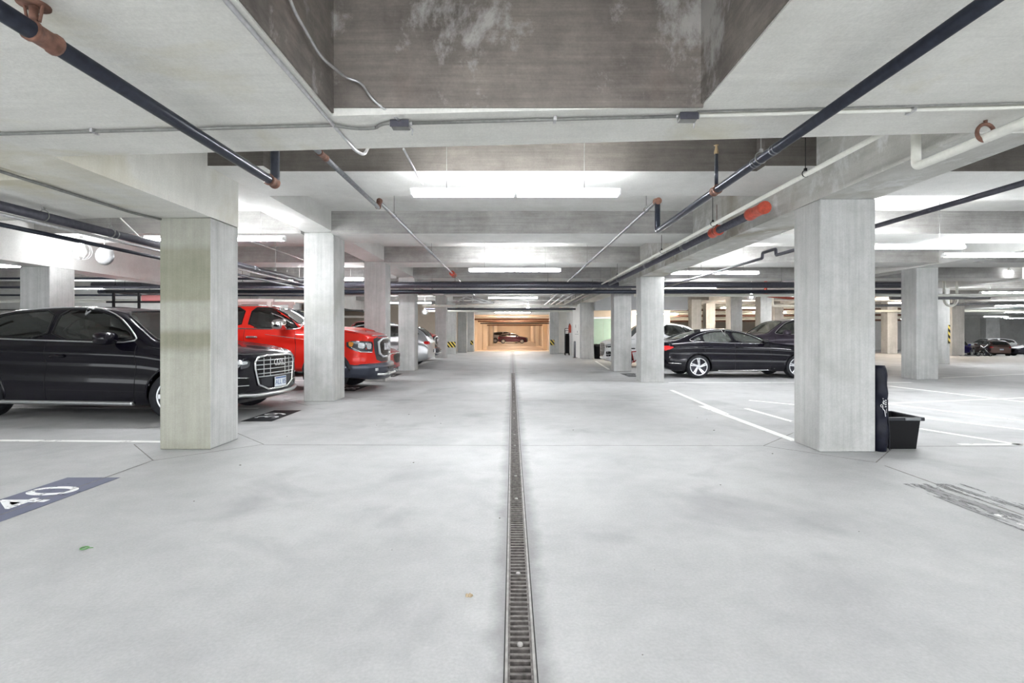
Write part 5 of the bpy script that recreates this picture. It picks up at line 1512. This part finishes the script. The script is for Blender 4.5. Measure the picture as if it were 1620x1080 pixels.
# small bicycle between the right columns
def two_wheeler(label, loc, rz, fcol, name='bicycle'):
    b = thing(name, label, 'bicycle' if name == 'bicycle' else 'pushchair', loc, rz)
    for x in (-.5, .5):
        m = MB(); m.torus((x, 0, .30), .285, .018, 'Y', 28, 8); w = m.build('wheel', TYRE, b)
        m = MB()
        for k in range(8):
            a = PI * k / 8; m.cyl((x - .27 * math.cos(a), 0, .30 - .27 * math.sin(a)), (x + .27 * math.cos(a), 0, .30 + .27 * math.sin(a)), .002, 4)
        m.torus((x, 0, .30), .262, .008, 'Y', 28, 6); m.build('rim', SATIN, w)
    m = MB()
    for a, c in (((-.5, .30), (-.12, .28)), ((-.12, .28), (-.22, .68)), ((-.22, .66), (.32, .70)), ((-.12, .28), (.34, .62)), ((-.5, .30), (-.2, .62))):
        m.cyl((a[0], 0, a[1]), (c[0], 0, c[1]), .018, 10)
    m.build('frame', fcol, b)
    m = MB(); m.cyl((.5, 0, .30), (.31, 0, .78), .016, 8); m.cyl((.30, -.24, .86), (.30, .24, .86), .013, 8); m.cyl((.31, 0, .76), (.30, 0, .86), .014, 8); m.build('handlebar', BLACKPL, b)
    m = MB(); m.box(-.36, -.10, -.06, .06, .76, .80); m.cyl((-.22, 0, .66), (-.24, 0, .77), .014, 8); m.build('saddle', BLACKPL, b, bevel=.015)
two_wheeler('red framed bicycle before the white SUV between the right columns', (4.62, 18.95, 0), 0.25, paint('red_frame', (.45, .03, .03)))
# folded pushchair by the dark grey column
pc = thing('pushchair', 'dark folded pushchair on the floor beside the dark grey column', 'pushchair', (28.2, 30.6, -0.05), scale=0.62)
for (x, y, r) in ((-.55, 0, .22), (.35, -.25, .2), (.35, .25, .2)):
    m = MB(); m.torus((x, y, r), r - .03, .03, 'Y', 24, 8); m.cyl((x, y - .04, r), (x, y + .04, r), .03, 8); m.build('wheel', TYRE, pc)
m = MB(); m.tube([(-.55, 0, .22), (-.2, 0, .7), (.4, 0, 1.1)], .025, 8); m.tube([(.35, -.25, .2), (-.1, -.2, .7), (-.3, 0, 1.05)], .025, 8); m.tube([(.35, .25, .2), (-.1, .2, .7), (-.3, 0, 1.05)], .025, 8); m.build('frame', SATIN, pc)
m = MB(); m.box(-.35, .2, -.22, .22, .45, .8); m.build('seat', SEAT, pc, bevel=.06)
# litter
lf = MB(); lf.torus((0, 0, .004), .022, .004, 'Z', 14, 6); lf.tube([(.02, 0, .004), (.05, .006, .004)], .0025, 5)
tag(lf.build('curled_leaf', plain('green_leaf', (.10, .26, .08), .6), loc=(-2.73, 3.27, 0)), 'tiny curled green leaf lying on the left floor', 'leaf')
cr = MB()
for k in range(5): a = k * 1.3; cr.lathe([(0, 0), (.009, .002), (.006, .009), (0, .011)], 7, 'Z', (.013 * math.cos(a), .01 * math.sin(a), 0))
tag(cr.build('crumb_clump', plain('tan_crumb', (.42, .33, .22), .9), loc=(-.225, 2.68, 0)), 'small tan clump on the floor left of the drain', 'debris')
R3 = random.Random(5)
for k in range(22):
    x, y = R3.uniform(-3, 3.2), R3.uniform(2.1, 9)
    if abs(x - .035) < .12: x += .3
    m = MB(); s_ = R3.uniform(.004, .010) * (y / 4) ** .5; m.lathe([(0, 0), (s_, .001), (s_ * .7, s_ * .6), (0, s_ * .7)], 6, 'Z'); o = m.build('grit_speck', JOINT, loc=(x, y, 0))
    tag(o, 'tiny dark speck of grit on the aisle floor', 'debris', 'specks of grit on the aisle floor')
